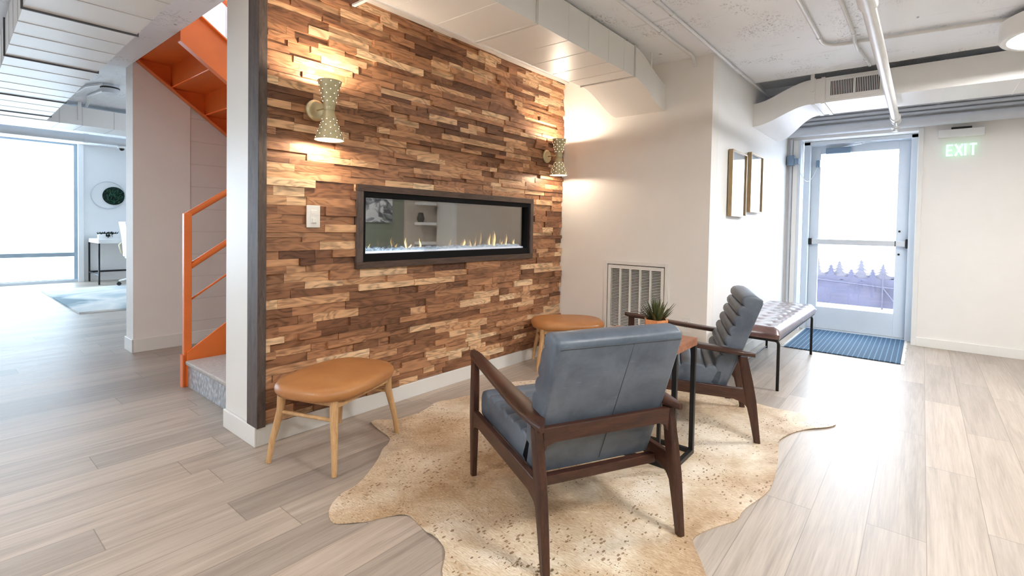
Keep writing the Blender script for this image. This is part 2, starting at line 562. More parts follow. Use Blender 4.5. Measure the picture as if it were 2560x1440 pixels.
M['silverframe'] = plain('silver_frame_face', (0.74, 0.75, 0.77, 1), 0.25, 0.4)
M['greenwall'] = plain('sage_wall_paint', (0.20, 0.225, 0.17, 1), 0.6, var=0.02, scale=3)
M['tanwall'] = plain('beige_wall_paint', (0.60, 0.52, 0.43, 1), 0.6, var=0.02, scale=3)
M['paleleather'] = plain('white_leatherette', (0.82, 0.83, 0.84, 1), 0.4)
M['ground'] = plain('pale_paving', (0.55, 0.55, 0.58, 1), 0.8)
M['fence'] = plain('white_banner', (0.75, 0.70, 0.70, 1), 0.8)
M['banner'] = plain('lavender_banner_print', (0.036, 0.034, 0.056, 1), 0.8, var=0.12, scale=5)
M['banner_far'] = plain('pale_lavender_banner_print', (0.052, 0.048, 0.060, 1), 0.8, var=0.08, scale=5)
M['banner_rail'] = plain('violet_grey_rail', (0.024, 0.023, 0.042, 1), 0.6)
M['sconce'] = plain('champagne_brass_shade', (0.56, 0.51, 0.33, 1), 0.36, 0.35, var=0.08, scale=20)

# ------------------------------------------------------------------ room shell
ZC = 2.40
struct('floor', B(box, -4.6, 5.62, -4.6, 9.1, -0.12, 0.0), M['floor'])
XR = 3.63
bm = bmesh.new()
box(bm, -4.6, 0.09, -4.6, 9.1, ZC, ZC + 0.25)
box(bm, 0.09, XR, -4.6, 0.385, ZC, ZC + 0.25)
box(bm, 0.09, 3.2, 2.555, 9.1, ZC, ZC + 0.25)
box(bm, 2.7, 3.2, 0.385, 2.555, ZC, ZC + 0.25)
struct('ceiling', bm, M['concrete'])
bm = bmesh.new()
box(bm, XR, 4.16, -4.6, -1.2, ZC + 0.07, ZC + 0.25)
box(bm, 4.16, 5.8, -4.6, -1.2, ZC, ZC + 0.25)
struct('ceiling_over_the_door', bm, M['concrete'])

# fireplace wall: core with an opening for the firebox, and the white end post
FX0, FX1, FZ0, FZ1 = 0.578, 2.160, 0.893, 1.302
bm = bmesh.new()
box(bm, 0.004, FX0, 0.030, 0.381, 0, ZC)
box(bm, FX1, 2.647, 0.030, 0.381, 0, ZC)
box(bm, FX0, FX1, 0.030, 0.381, 0, FZ0)
box(bm, FX0, FX1, 0.030, 0.381, FZ1, ZC)
box(bm, FX0, FX1, 0.30, 0.381, FZ0, FZ1)
struct('wall_fireplace', bm, M['trim'])

# cladding: rows of split planks, one mesh, a colour attribute per plank
bm = bmesh.new()
cl = bm.loops.layers.float_color.new('plank')
hx0, hx1, hz0, hz1 = 0.536, 2.196, 0.855, 1.341
def plank(x0, x1, z0, z1, d, c):
    v = box(bm, x0 + 0.0004, x1 - 0.0004, -d, 0.031, z0 + 0.0003, z1 - 0.0003)
    for f in set(f for q in v for f in q.link_faces):
        for lp in f.loops:
            lp[cl] = c
z = 0.098
while z < ZC - 0.004:
    h = random.choice((0.026, 0.032, 0.036, 0.039, 0.043, 0.048))
    z1 = min(z + h, ZC - 0.001)
    for zz in (hz0, hz1):
        if z < zz - 0.0005 and z1 > zz - 0.012:
            z1 = zz if z1 < zz + 0.03 else z1
    if ZC - z1 < 0.02:
        z1 = ZC - 0.001
    x = 0.030 - random.uniform(0, 0.2)
    while x < 2.642:
        L = random.choice((0.10, 0.16, 0.20, 0.24, 0.28, 0.34, 0.42)) * random.uniform(0.8, 1.2)
        xa, xb = max(x, 0.030), min(x + L, 2.645)
        x += L
        if xb - xa < 0.012:
            continue
        tone = min(1, max(0, random.gauss(0.47, 0.23)))
        if random.random() < 0.13:
            tone = random.uniform(0.85, 1.0)
        c = (tone, random.random(), random.random(), 1)
        d = random.choice((-0.012, -0.007, -0.002, 0.002, 0.005, 0.009, 0.013)) + random.uniform(-0.0015, 0.0015)
        segs = [(xa, xb)]
        if z1 > hz0 + 0.001 and z < hz1 - 0.001:
            segs = [(a, b) for a, b in ((xa, min(xb, hx0)), (max(xa, hx1), xb)) if b - a > 0.004]
        for a, b in segs:
            plank(a, b, z, z1, d, c)
    z = z1
struct('wall_cladding', bm, M['cladding'])
# dark corner board on the end of the cladding
struct('trim_1', B(box, -0.012, 0.030, -0.022, 0.095, 0.098, ZC - 0.001), M['framewood_v'], bevel=0.002)
# end post face and its base board
bm = bmesh.new()
box(bm, -0.004, 2.645, 0.0, 0.0285, 0.0, 0.096)
box(bm, -0.014, -0.001, 0.0, 0.389, 0.0, 0.098)
struct('baseboard_fireplace', bm, M['trim'], bevel=0.003)
struct('wall_post', B(box, -0.002, 0.0035, 0.0955, 0.381, 0.098, ZC - 0.001), M['trim'])
struct('trim_2', B(box, 0.0, 2.646, -0.05, 0.0, ZC - 0.012, ZC - 0.0005), M['trim'])

# return wall with the vent, side wall with the pictures, exit wall
XV, YS, XE, XD = 2.647, -1.30, 5.26, 5.53
VY0, VY1, VZ0, VZ1 = -1.0, -0.452, 0.24, 0.84
bm = bmesh.new()
box(bm, XV, XV + 0.13, VY1, 2.554, 0, ZC)
box(bm, XV, XV + 0.13, YS, VY0, 0, ZC)
box(bm, XV, XV + 0.13, VY0, VY1, 0, VZ0)
box(bm, XV, XV + 0.13, VY0, VY1, VZ1, ZC)
struct('wall_return', bm, M['wall'])
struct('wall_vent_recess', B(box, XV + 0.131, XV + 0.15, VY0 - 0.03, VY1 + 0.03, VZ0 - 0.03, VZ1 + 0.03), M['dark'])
struct('wall_side', B(box, XV + 0.131, 5.79, YS + 0.0, YS + 0.12, 0, ZC + 0.07), M['wall_cool'])
struct('baseboard_return', B(box, XV - 0.012, XV, YS - 0.012, -0.001, 0, 0.088), M['trim'], bevel=0.003)
struct('baseboard_side', B(box, XV - 0.012, XE - 0.02, YS - 0.012, YS, 0, 0.088), M['trim'], bevel=0.003)
DY0, DY1, DZ = -2.458, -1.405, 2.13
bm = bmesh.new()
box(bm, XE, XD + 0.24, -4.6, DY0, 0, ZC + 0.07)
box(bm, XE, XD + 0.24, DY1, YS, 0, ZC + 0.07)
box(bm, XE, XD + 0.24, DY0, DY1, DZ, ZC + 0.07)
struct('wall_exit', bm, M['wall'])
struct('baseboard_exit', B(box, XE - 0.014, XE, -4.46, -2.468, 0, 0.088), M['trim'], bevel=0.003)

# wall under and beside the stair
bm = bmesh.new()
box(bm, 0.09, 0.507, 2.546, 2.75, 0, ZC)
struct('wall_stair_end', bm, M['wall'])
bm = bmesh.new()
box(bm, 0.507, 2.646, 2.556, 2.75, 0, ZC)
struct('wall_stair_block', bm, M['block'])
bm = bmesh.new()
box(bm, 0.082, 2.64, 2.534, 2.546, 0, 0.112)
box(bm, 0.078, 0.09, 2.534, 2.76, 0, 0.112)
struct('baseboard_stair', bm, M['trim'], bevel=0.003)
# stairwell shaft above the ceiling
bm = bmesh.new()
box(bm, 0.0, 2.7, 2.556, 2.65, ZC + 0.001, 5.0)
box(bm, 2.648, 2.75, 0.2, 2.556, ZC + 0.001, 5.0)
box(bm, 0.0, 2.7, 0.29, 0.383, ZC + 0.251, 5.0)
box(bm, -1.2, -1.1, 0.2, 2.65, ZC + 0.251, 5.0)
box(bm, -1.2, 0.0, 0.2, 0.3, ZC + 0.251, 5.0)
box(bm, -1.2, 0.0, 2.556, 2.65, ZC + 0.251, 5.0)
struct('wall_stairwell', bm, M['wall_cool'])
struct('ceiling_stairwell', B(box, -1.2, 2.75, 0.2, 2.65, 5.0, 5.1), M['wall_cool'])
struct('trim_3', B(box, 0.80, 0.83, 2.540, 2.556, 2.8, 4.9), M['pipe_grey'])

# back of the room (seen only in the fireplace glass) and the left end
bm = bmesh.new()
box(bm, -4.6, 4.46, -4.6, -4.5, 0, ZC)
struct('wall_rear', bm, M['greenwall'])
struct('wall_rear_corner', B(box, 4.46, 5.26, -4.6, -4.5, 0, ZC + 0.07), M['tanwall'])
struct('wall_left', B(box, -4.7, -4.6, -4.6, 9.1, 0, ZC), M['wall_cool'])
struct('wall_pilaster', B(box, 5.14, 5.26, -4.40, -3.95, 0, ZC), M['trim'])
struct('wall_far_right', B(box, 3.2, 3.3, 2.75, 9.1, 0, ZC), M['wall_cool'])

# far room: window wall and art wall
YW = 8.88
bm = bmesh.new()
box(bm, 0.85, 3.2, YW, YW + 0.2, 0, ZC)
box(bm, -4.6, 0.85, YW + 0.19, YW + 0.3, 0, 0.05)
struct('wall_art', bm, M['wall_cool'])
struct('wall_pier', B(box, 0.775, 0.85, YW - 0.05, YW + 0.2, 0, ZC), M['wall_cool'], bevel=0.003)
struct('baseboard_art', B(box, 0.85, 3.19, YW - 0.012, YW, 0, 0.09), M['trim'])
struct('baseboard_window', B(box, -4.6, 0.775, YW - 0.02, YW + 0.02, 0, 0.045), M['doorpaint'])
win = struct('window_1', B(box, -4.55, 0.727, YW + 0.06, YW + 0.07, 0.05, 2.385), M['frosted'])
bm = bmesh.new()
box(bm, -4.6, 0.775, YW + 0.02, YW + 0.10, 0.446, 0.515)
box(bm, -4.6, 0.775, YW + 0.02, YW + 0.10, 0.0, 0.054)
box(bm, -4.6, 0.775, YW + 0.02, YW + 0.10, 2.37, ZC)
for x in (0.727, -1.35, -3.1):
    box(bm, x, x + 0.05, YW + 0.015, YW + 0.10, 0.0, ZC)
obj('window_frame', bm, M['winframe'], win, bevel=0.003)

# ------------------------------------------------------------------ exit door
door = struct('door_1', None or (lambda b: (box(b, XD, XD + 0.045, -2.390, -2.290, 0.012, 2.085),
                                  box(b, XD, XD + 0.045, -1.588, -1.500, 0.012, 2.085),
                                  box(b, XD, XD + 0.045, -2.290, -1.588, 0.012, 0.258),
                                  box(b, XD, XD + 0.045, -2.290, -1.588, 1.996, 2.085), b)[-1])(bmesh.new()), M['doorpaint'], bevel=0.003)
obj('door_glass', B(box, XD + 0.018, XD + 0.026, -2.292, -1.586, 0.256, 1.998), M['glass'], door)
bm = bmesh.new()
box(bm, XD - 0.10, XD + 0.06, -1.498, -1.435, 0, 2.125)
box(bm, XD - 0.10, XD + 0.06, -2.457, -2.392, 0, 2.125)
box(bm, XD - 0.10, XD + 0.06, -2.457, -1.435, 2.088, 2.128)
box(bm, XE - 0.012, XD - 0.12, -1.434, -1.407, 0, 2.128)
obj('door_frame', bm, M['doorpaint'], door, bevel=0.003)
struct('trim_4', B(box, XE - 0.016, XE, DY0 - 0.03, DY0 + 0.012, 0, DZ + 0.02), M['trim'], bevel=0.003)
struct('trim_5', B(box, XE - 0.018, XE - 0.001, -1.408, -1.36, 0, DZ + 0.0), M['trim'], bevel=0.003)
obj('threshold', B(box, XD - 0.09, XD + 0.10, -2.39, -1.50, 0.0, 0.011), M['steel'], door)
pb = obj('push_bar', B(box, XD - 0.062, XD - 0.024, -2.37, -1.53, 0.972, 1.030), M['steel'], door, bevel=0.006)
bm = bmesh.new()
box(bm, XD - 0.066, XD - 0.001, -1.528, -1.502, 0.965, 1.037)
box(bm, XD - 0.066, XD - 0.001, -2.392, -2.372, 0.955, 1.050)
box(bm, XD - 0.065, XD - 0.023, -2.292, -2.284, 0.970, 1.032)
obj('end_cap', bm, M['blackplastic'], pb, bevel=0.003)
obj('bar_joint', B(box, XD - 0.0635, XD - 0.024, -1.700, -1.695, 0.971, 1.031), M['pipe_grey'], pb)
for zz in (1.13, 0.888):
    obj('lock_cylinder', B(lathe, [(0.0, -0.012), (0.010, -0.012), (0.011, 0.0)], 14, (XD, -2.318, zz), 'x'), M['blackplastic'], door)
cl_ = obj('door_closer', B(box, XD - 0.055, XD - 0.001, -1.875, -1.64, 1.985, 2.05), M['slate'], door, bevel=0.008)
bm = bmesh.new()
tube(bm, [(XD - 0.04, -1.80, 2.055), (XD - 0.16, -1.98, 2.062)], 0.008, 8)
tube(bm, [(XD - 0.16, -1.98, 2.066), (XD - 0.02, -2.10, 2.094)], 0.007, 8)
obj('closer_arm', bm, M['steel'], cl_)

# street outside: paving, white screen and the printed banner of trees
struct('ground_outside', B(box, 5.78, 16, -9, 6, -0.2, -0.04), M['ground'])
bn = thing('banner_fence', 'pale lavender banner printed with fir trees, seen through the glass exit door', 'banner', (8.2, -2.0, -0.04))
obj('backing', B(box, 0.01, 0.03, -2.6, 3.2, 0.0, 1.22), M['fence'], bn)
def treeline(seed, base, hs, y0, y1, x0, x1):
    rnd = random.Random(seed)
    bm = bmesh.new()
    box(bm, x0, x1, y0, y1, 0.02, base)
    y = y0
    while y < y1 - 0.3:
        w = rnd.uniform(0.15, 0.25)
        h = rnd.uniform(*hs)
        m = y + w / 2
        for i in range(5):
            hw = w * 0.68 * (1 - i / 5.3) * (1.0 if i else 1.3)
            zb = base - 0.05 + (h + 0.05) * i / 5
            zt = base + h * (1.0 if i == 4 else (i + 1.5) / 5)
            prism(bm, [(m - hw, zb - 0.004), (m - hw * 0.45, zb + 0.022), (m, zt), (m + hw * 0.45, zb + 0.022), (m + hw, zb - 0.004), (m, zb + 0.012)], 'yz', x0 - i * 0.0004 - 0.0002, x1 - i * 0.0003 - 0.0002)
        y += w + rnd.uniform(0.0, 0.12)
    return bm
obj('far_tree_print', treeline(5, 0.50, (0.14, 0.25), -2.5, 3.1, 0.006, 0.0098), M['banner_far'], bn)
obj('near_tree_print', treeline(11, 0.45, (0.08, 0.19), -2.5, 3.1, -0.003, 0.0018), M['banner'], bn)
bm = bmesh.new()
tube(bm, [(-0.05, -2.6, 0.16), (-0.05, 3.2, 0.56)], 0.012, 8)
tube(bm, [(-0.05, -0.07, 0.0), (-0.05, -0.07, 0.68)], 0.012, 8)
tube(bm, [(-0.05, -0.07, 0.33), (-0.05, -0.24, 0.08)], 0.014, 8)
obj('support_rail', bm, M['banner_rail'], bn)
wb = thing('street_wall', 'white building across the street, faint through the door glass', 'building', (13.0, -1.0, -0.04))
obj('facade', B(box, 0.0, 0.4, -5, 5, 0, 2.3), M['fence'], wb)
obj('column', B(box, -0.25, -0.01, -2.2, -1.85, 0.0, 3.2), M['banner_far'], wb)

# ------------------------------------------------------------------ fireplace
fp = thing('fireplace', 'long linear glass fronted fireplace with dark wood surround set in the plank wall', 'fireplace', (0, 0, 0))
fo = (0.535, 2.197, 0.854, 1.342)
for nm, b in (('top', (fo[0], fo[1], -0.024, 0.029, FZ1, fo[3])), ('bottom', (fo[0], fo[1], -0.024, 0.029, fo[2], FZ0))):
    obj('frame_rail', B(box, *b), M['framewood'], fp, bevel=0.002)
for b in ((fo[0], FX0, -0.024, 0.029, FZ0, FZ1), (FX1, fo[1], -0.024, 0.029, FZ0, FZ1)):
    obj('frame_stile', B(box, *b), M['framewood_v'], fp, bevel=0.002)
bm = bmesh.new()
g = 0.001
t_ = 0.022
box(bm, FX0 + g, FX0 + t_, -0.010, 0.19, FZ0 + g, FZ1 - g)
box(bm, FX1 - t_, FX1 - g, -0.010, 0.19, FZ0 + g, FZ1 - g)
box(bm, FX0 + t_, FX1 - t_, -0.010, 0.19, FZ0 + g, FZ0 + 0.045)
box(bm, FX0 + t_, FX1 - t_, -0.010, 0.19, FZ1 - 0.030, FZ1 - g)
obj('firebox', bm, M['fireblack'], fp)
obj('back_panel', B(box, FX0 + t_, FX1 - t_, 0.175, 0.19, FZ0 + 0.045, FZ1 - 0.030), M['backglass'], fp)
obj('glass_pane', B(box, FX0 + t_, FX1 - t_, 0.022, 0.027, FZ0 + 0.045, FZ1 - 0.030), M['fireglass'], fp)
bm = bmesh.new()
rc = random.Random(3)
x = FX0 + 0.03
for k in range(430):
    cx = rc.uniform(FX0 + 0.035, FX1 - 0.035)
    cy = rc.uniform(0.045, 0.15)
    r = rc.uniform(0.008, 0.018)
    mt = Matrix.Translation((cx, cy, FZ0 + 0.052 + rc.uniform(0, 0.016))) @ Matrix.Rotation(rc.uniform(0, 6), 4, Vector((rc.random(), rc.random(), rc.random() + .1)).normalized()) @ Matrix.Diagonal((r, r * 0.8, r * 0.7, 1))
    bmesh.ops.create_icosphere(bm, subdivisions=1, radius=1.0, matrix=mt)
e = obj('crystal_bed', bm, M['crystal'], fp, kind='stuff')
obj('light_strip', B(box, FX0 + 0.03, FX1 - 0.03, 0.030, 0.040, FZ0 + 0.0455, FZ0 + 0.058), M['ledstrip'], fp)
def flame(x, h, w):
    bm = bmesh.new()
    n = 9
    rings = []
    for i in range(n):
        t = i / (n - 1)
        r = max(0.0006, w * (math.sin(PI * min(1, t * 0.9 + 0.12)) ** 0.8) * (1 - t) ** 0.55)
        c = Vector((x + 0.006 * math.sin(t * 5 + x * 40), 0.10, FZ0 + 0.058 + h * t))
        rings.append([c + Vector((r * math.cos(2 * PI * k / 8), r * 0.6 * math.sin(2 * PI * k / 8), 0)) for k in range(8)])
    loft(bm, rings)
    return bm
for px_, h, w in ((0.98, 0.075, 0.006), (1.02, 0.035, 0.010), (1.10, 0.07, 0.008), (1.52, 0.065, 0.012), (1.585, 0.06, 0.004),
                  (1.64, 0.045, 0.004), (1.80, 0.10, 0.008), (1.855, 0.125, 0.011), (1.95, 0.05, 0.005), (2.0, 0.10, 0.006), (2.10, 0.06, 0.009), (0.70, 0.04, 0.003)):
    obj('flame', flame(px_, h, w), M['flame'], fp, smooth=True)

# light switch
sw = thing('light_switch', 'white rocker dimmer switch plate on the plank wall beside the fireplace', 'switch', (0.276, -0.0105, 1.149))
obj('plate', B(box, -0.038, 0.038, -0.007, 0.0, -0.059, 0.059), M['plastic'], sw, bevel=0.003)
obj('rocker', B(box, -0.017, 0.017, -0.011, -0.0072, -0.034, 0.034), M['plastic'], sw, bevel=0.002)
obj('slider', B(box, -0.010, 0.012, -0.016, -0.0112, -0.034, -0.010), M['plastic'], sw, bevel=0.002)

# ------------------------------------------------------------------ wall sconces
def make_sconce(label):
    r = thing('wall_sconce', label, 'wall lamp', (0.287, 0, 1.71), 0, 'pierced brass sconces')
    obj('backplate', B(lathe, [(0.0, -0.026), (0.020, -0.028), (0.032, -0.024), (0.044, -0.026), (0.055, -0.018), (0.057, -0.0095), (0.0, -0.0095)], 40, (0, 0, 0), 'y'), M['brass'], r, smooth=40)
    bm = bmesh.new()
    tube(bm, [(0, -0.024, 0), (0.006, -0.128, 0.002)], 0.0045, 10)
    obj('arm', bm, M['brass'], r, smooth=True)
    cx, cy = 0.010, -0.130
    up = [(0.027, -0.004), (0.030, 0.014), (0.046, 0.080), (0.060, 0.136)]
    dn = [(0.024, -0.004), (0.026, -0.020), (0.030, -0.040), (0.052, -0.105), (0.073, -0.166)]
    for nm, prof in (('upper_shade', up), ('lower_shade', dn)):
        bm = bmesh.new()
        inner = [(a - 0.0015, b) for a, b in reversed(prof)]
        lathe(bm, prof + inner, 36, (cx, cy, 0), 'z', closed=True)
        sh = obj(nm, bm, M['sconce'], r, smooth=50)
        bm = bmesh.new()
        sgn = 1 if nm[0] == 'u' else -1
        z0, z1 = (0.030, 0.126) if sgn > 0 else (0.062, 0.156)
        for row in range(6 if sgn > 0 else 7):
            zz = z0 + (z1 - z0) * row / (5 if sgn > 0 else 6)
            pr = [(abs(b), a) for a, b in prof]
            for (b0, a0), (b1, a1) in zip(pr, pr[1:]):
                if b0 <= zz <= b1:
                    rad = a0 + (a1 - a0) * (zz - b0) / (b1 - b0)
            for k in range(7):
                an = 2 * PI * (k + 0.5 * (row % 2)) / 7 + 0.25
                p = Vector((cx + rad * math.cos(an), cy + rad * math.sin(an), sgn * zz))
                nrm = Vector((math.cos(an), math.sin(an), -0.25 * sgn)).normalized()
                u, v = ring_basis(nrm)
                rh = 0.0019
                loft(bm, [[p - nrm * 0.001 + (u * math.cos(q) + v * math.sin(q)) * rh for q in (i * PI / 4 for i in range(8))],
                          [p + nrm * 0.0009 + (u * math.cos(q) + v * math.sin(q)) * rh * 0.8 for q in (i * PI / 4 for i in range(8))]])
        obj('pinholes', bm, M['hole'], sh, kind='stuff')
        zb = 0.098 if sgn > 0 else -0.134
        bm = bmesh.new()
        bmesh.ops.create_uvsphere(bm, u_segments=16, v_segments=10, radius=0.015, matrix=Matrix.Translation((cx, cy, zb)))
        obj('bulb', bm, M['bulb'], sh, smooth=True)
    bm = bmesh.new()
    lathe(bm, [(0.0, -0.012), (0.0275, -0.012), (0.0285, 0.0), (0.0275, 0.012), (0.0, 0.012)], 32, (cx, cy, 0))
    obj('waist_band', bm, M['sconce'], r, smooth=40)
    return r
s1 = make_sconce('pierced brass hourglass sconce above the light switch')
s2 = copy_thing(s1, (2.383, 0, 1.715), 0, 'pierced brass hourglass sconce beside the white return wall')
for sx, sz in ((0.297, 1.71), (2.393, 1.715)):
    for dz, pw in ((0.127, 4.2), (-0.157, 1.9)):
        ld = bpy.data.lights.new('sconce_light', 'POINT')
        ld.energy = pw * 1.5
        ld.color = (1.0, 0.83, 0.64)
        ld.shadow_soft_size = 0.010
        lo = bpy.data.objects.new('sconce_light', ld)
        lo.location = (sx, -0.130, sz + dz)
        COL.objects.link(lo)

# ------------------------------------------------------------------ armchairs
def make_chair(loc, rz, label):
    r = thing('armchair', label, 'armchair', loc, rz, 'blue grey leather lounge chairs')
    w, f, rr = 0.2758, 0.3458, -0.3458
    zaf, zar, lean = 0.5395, 0.463, 0.0822
    ww = M['walnut']
    def sect(c, a, b):
        k = 0.35
        return [Vector((c[0] + x * a / 2, c[1] + y * b / 2, c[2])) for x, y in
                ((-1, -1 + k), (-1 + k, -1), (1 - k, -1), (1, -1 + k), (1, 1 - k), (1 - k, 1), (-1 + k, 1), (-1, 1 - k))]
    for s in (-1, 1):
        bm = bmesh.new()
        loft(bm, [sect((s * w, f + dy, z), a, b) for z, a, b, dy in ((0.0, 0.024, 0.028, 0), (0.20, 0.032, 0.038, 0), (0.27, 0.034, 0.044, 0), (0.40, 0.033, 0.042, 0), (zaf - 0.012, 0.030, 0.038, 0))])
        obj('leg', bm, ww, r, smooth=35)
        bm = bmesh.new()
        loft(bm, [sect((s * w, rr + lean * (z / zar) ** 1.1, z), a, b) for z, a, b in ((0.0, 0.026, 0.030), (0.12, 0.031, 0.040), (0.22, 0.034, 0.052), (0.32, 0.034, 0.052), (0.40, 0.033, 0.046), (zar - 0.014, 0.031, 0.042))])
        obj('leg', bm, ww, r, smooth=35)
        # arm: plan outline swept along the slope
        y1, y0 = f + 0.0433, rr + lean - 0.0597
        out = []
        prof = [(0.0, 0.010), (0.03, 0.022), (0.08, 0.028), (0.25, 0.031), (0.5, 0.036), (0.7, 0.041), (0.84, 0.040), (0.93, 0.028), (1.0, 0.008)]
        rings = []
        for t, hw in prof:
            y = y1 + (y0 - y1) * t
            z = zaf + (zar - zaf) * t - 0.004 * math.sin(PI * t)
            cx = s * (w - 0.004 + (0.014 if t > 0.9 else 0.0) * (t - 0.9) * 10)
            th = 0.011
            rings.append([Vector((cx + a * hw, y, z + b * th)) for a, b in ((-1, -0.45), (-0.75, -1), (0.75, -1), (1, -0.45), (1, 0.5), (0.8, 1), (-0.8, 1), (-1, 0.5))])
        bm = bmesh.new()
        loft(bm, rings)
        obj('armrest', bm, M['walnut_y'], r, smooth=40)
        # side rail with the curved bracket where it meets the rear leg
        yb = rr + lean * 0.5
        pts = [(f - 0.018, 0.298), (yb + 0.02, 0.280), (yb - 0.005, 0.279), (yb - 0.03, 0.12), (yb + 0.0, 0.165), (yb + 0.03, 0.205), (yb + 0.08, 0.222), (f - 0.07, 0.238), (f - 0.03, 0.226), (f - 0.016, 0.205)]
        bm = bmesh.new()
        prism(bm, pts, 'yz', s * w - 0.0115, s * w + 0.0115)
        obj('side_rail', bm, M['walnut_y'], r, bevel=0.003)
    obj('rear_rail', B(box, -w + 0.012, w - 0.012, -0.215, -0.185, 0.212, 0.246), M['walnut_x'], r, bevel=0.003)
    obj('front_rail', B(box, -w + 0.015, w - 0.015, f - 0.05, f - 0.025, 0.225, 0.272), M['walnut_x'], r, bevel=0.003)
    bm = bmesh.new()
    pts = [(-w + 0.013, 0.360), (-w + 0.030, 0.388), (-w + 0.06, 0.398), (w - 0.06, 0.398), (w - 0.030, 0.388), (w - 0.013, 0.360), (w - 0.013, 0.452), (-w + 0.013, 0.452)]
    prism(bm, pts, 'xz', -0.292, -0.268)
    obj('back_rail', bm, M['walnut_x'], r, bevel=0.004)
    # upholstery: profiles in (y, z), swept across x with softened ends
    def sweep(prof, hw, name, inset=0.016):
        n = len(prof)
        cy = sum(p[0] for p in prof) / n
        cz = sum(p[1] for p in prof) / n
        def off(e):
            res = []
            for i in range(n):
                p, q, s_ = prof[i], prof[(i + 1) % n], prof[i - 1]
                t = Vector((q[0] - s_[0], q[1] - s_[1]))
                nn = Vector((t.y, -t.x))
                if nn.length:
                    nn.normalize()
                d = Vector((cy - p[0], cz - p[1]))
                if nn.dot(d) < 0:
                    pass
                res.append((p[0] + nn.x * e * sgn, p[1] + nn.y * e * sgn))
            return res
        area = sum(prof[i][0] * prof[(i + 1) % n][1] - prof[(i + 1) % n][0] * prof[i][1] for i in range(n))
        sgn = -1 if area > 0 else 1
        st = [(-1.0, inset), (-0.992, inset * 0.45), (-0.975, inset * 0.12), (-0.945, 0.0), (-0.5, -0.001), (0, -0.0015), (0.5, -0.001), (0.945, 0.0), (0.975, inset * 0.12), (0.992, inset * 0.45), (1.0, inset)]
        bm = bmesh.new()
        loft(bm, [[Vector((x * hw, y, z)) for y, z in off(e)] for x, e in st])
        return obj(name, bm, M['leather'], r, smooth=60)
    u = Vector((-0.345, 0.939))
    nrm = Vector((0.939, 0.345))
    b0 = Vector((-0.185, 0.250))
    L, T = 0.530, 0.088
    prof = []
    def P(a, d):
        q = b0 + u * a + nrm * d
        prof.append((q.x, q.y))
    P(0.0, 0.0); P(0.25, -0.003); P(L - 0.03, -0.002); P(L - 0.008, 0.004); P(L, 0.016)
    P(L + 0.004, 0.045); P(L - 0.004, T - 0.014)
    nb = 7
    lo_, hi_ = 0.115, L - 0.012
    for i in reversed(range(nb)):
        a0 = lo_ + (hi_ - lo_) * i / nb
        a1 = lo_ + (hi_ - lo_) * (i + 1) / nb
        for t in (0.92, 0.75, 0.5, 0.25, 0.08):
            P(a0 + (a1 - a0) * t, T + 0.016 * math.sin(PI * t) ** 0.7)
        if i:
            P(a0, T - 0.006)
    P(0.08, T); P(0.0, T)
    bk = sweep(prof, 0.254, 'backrest')
    bm = bmesh.new()
    e0 = b0 + u * (L - 0.022) + nrm * -0.0025
    tube(bm, [(-0.243, e0.x, e0.y), (0.243, e0.x, e0.y)], 0.0016, 6)
    e1 = b0 + u * 0.02 + nrm * -0.0042
    tube(bm, [(0.04, e0.x, e0.y), (0.03, (e0.x + e1.x) / 2 - 0.0018, (e0.y + e1.y) / 2), (0.02, e1.x, e1.y)], 0.0012, 6)
    obj('seam', bm, M['seam'], bk)
    # seat
    prof = []
    y0, y1 = -0.150, 0.326
    prof += [(y0, 0.262), (y0 - 0.02, 0.30), (y0 - 0.03, 0.355)]
    ns = 7
    for i in range(ns):
        a0 = y0 + 0.0 + (y1 - 0.03 - y0) * i / ns
        a1 = y0 + 0.0 + (y1 - 0.03 - y0) * (i + 1) / ns
        for t in (0.08, 0.25, 0.5, 0.75, 0.92):
            yy = a0 + (a1 - a0) * t
            zt = 0.366 + 0.026 * (yy - y0) / (y1 - y0)
            prof.append((yy, zt + 0.013 * math.sin(PI * t) ** 0.7))
        if i < ns - 1:
            prof.append((a1, 0.361 + 0.026 * (a1 - y0) / (y1 - y0)))
    prof += [(y1 - 0.012, 0.385), (y1 + 0.002, 0.36), (y1 + 0.004, 0.32), (y1 - 0.004, 0.285), (y1 - 0.02, 0.276)]
    sweep(prof, 0.254, 'seat', 0.014)
    return r
ch1 = make_chair((0.5985, -1.4269, 0.0040), math.radians(63.3) - PI / 2, 'blue grey leather armchair seen from behind, its back to the camera')
copy_thing(ch1, (1.8571, -1.4472, 0.0040), math.radians(112.1) - PI / 2, 'blue grey leather armchair seen side on, in front of the bench')

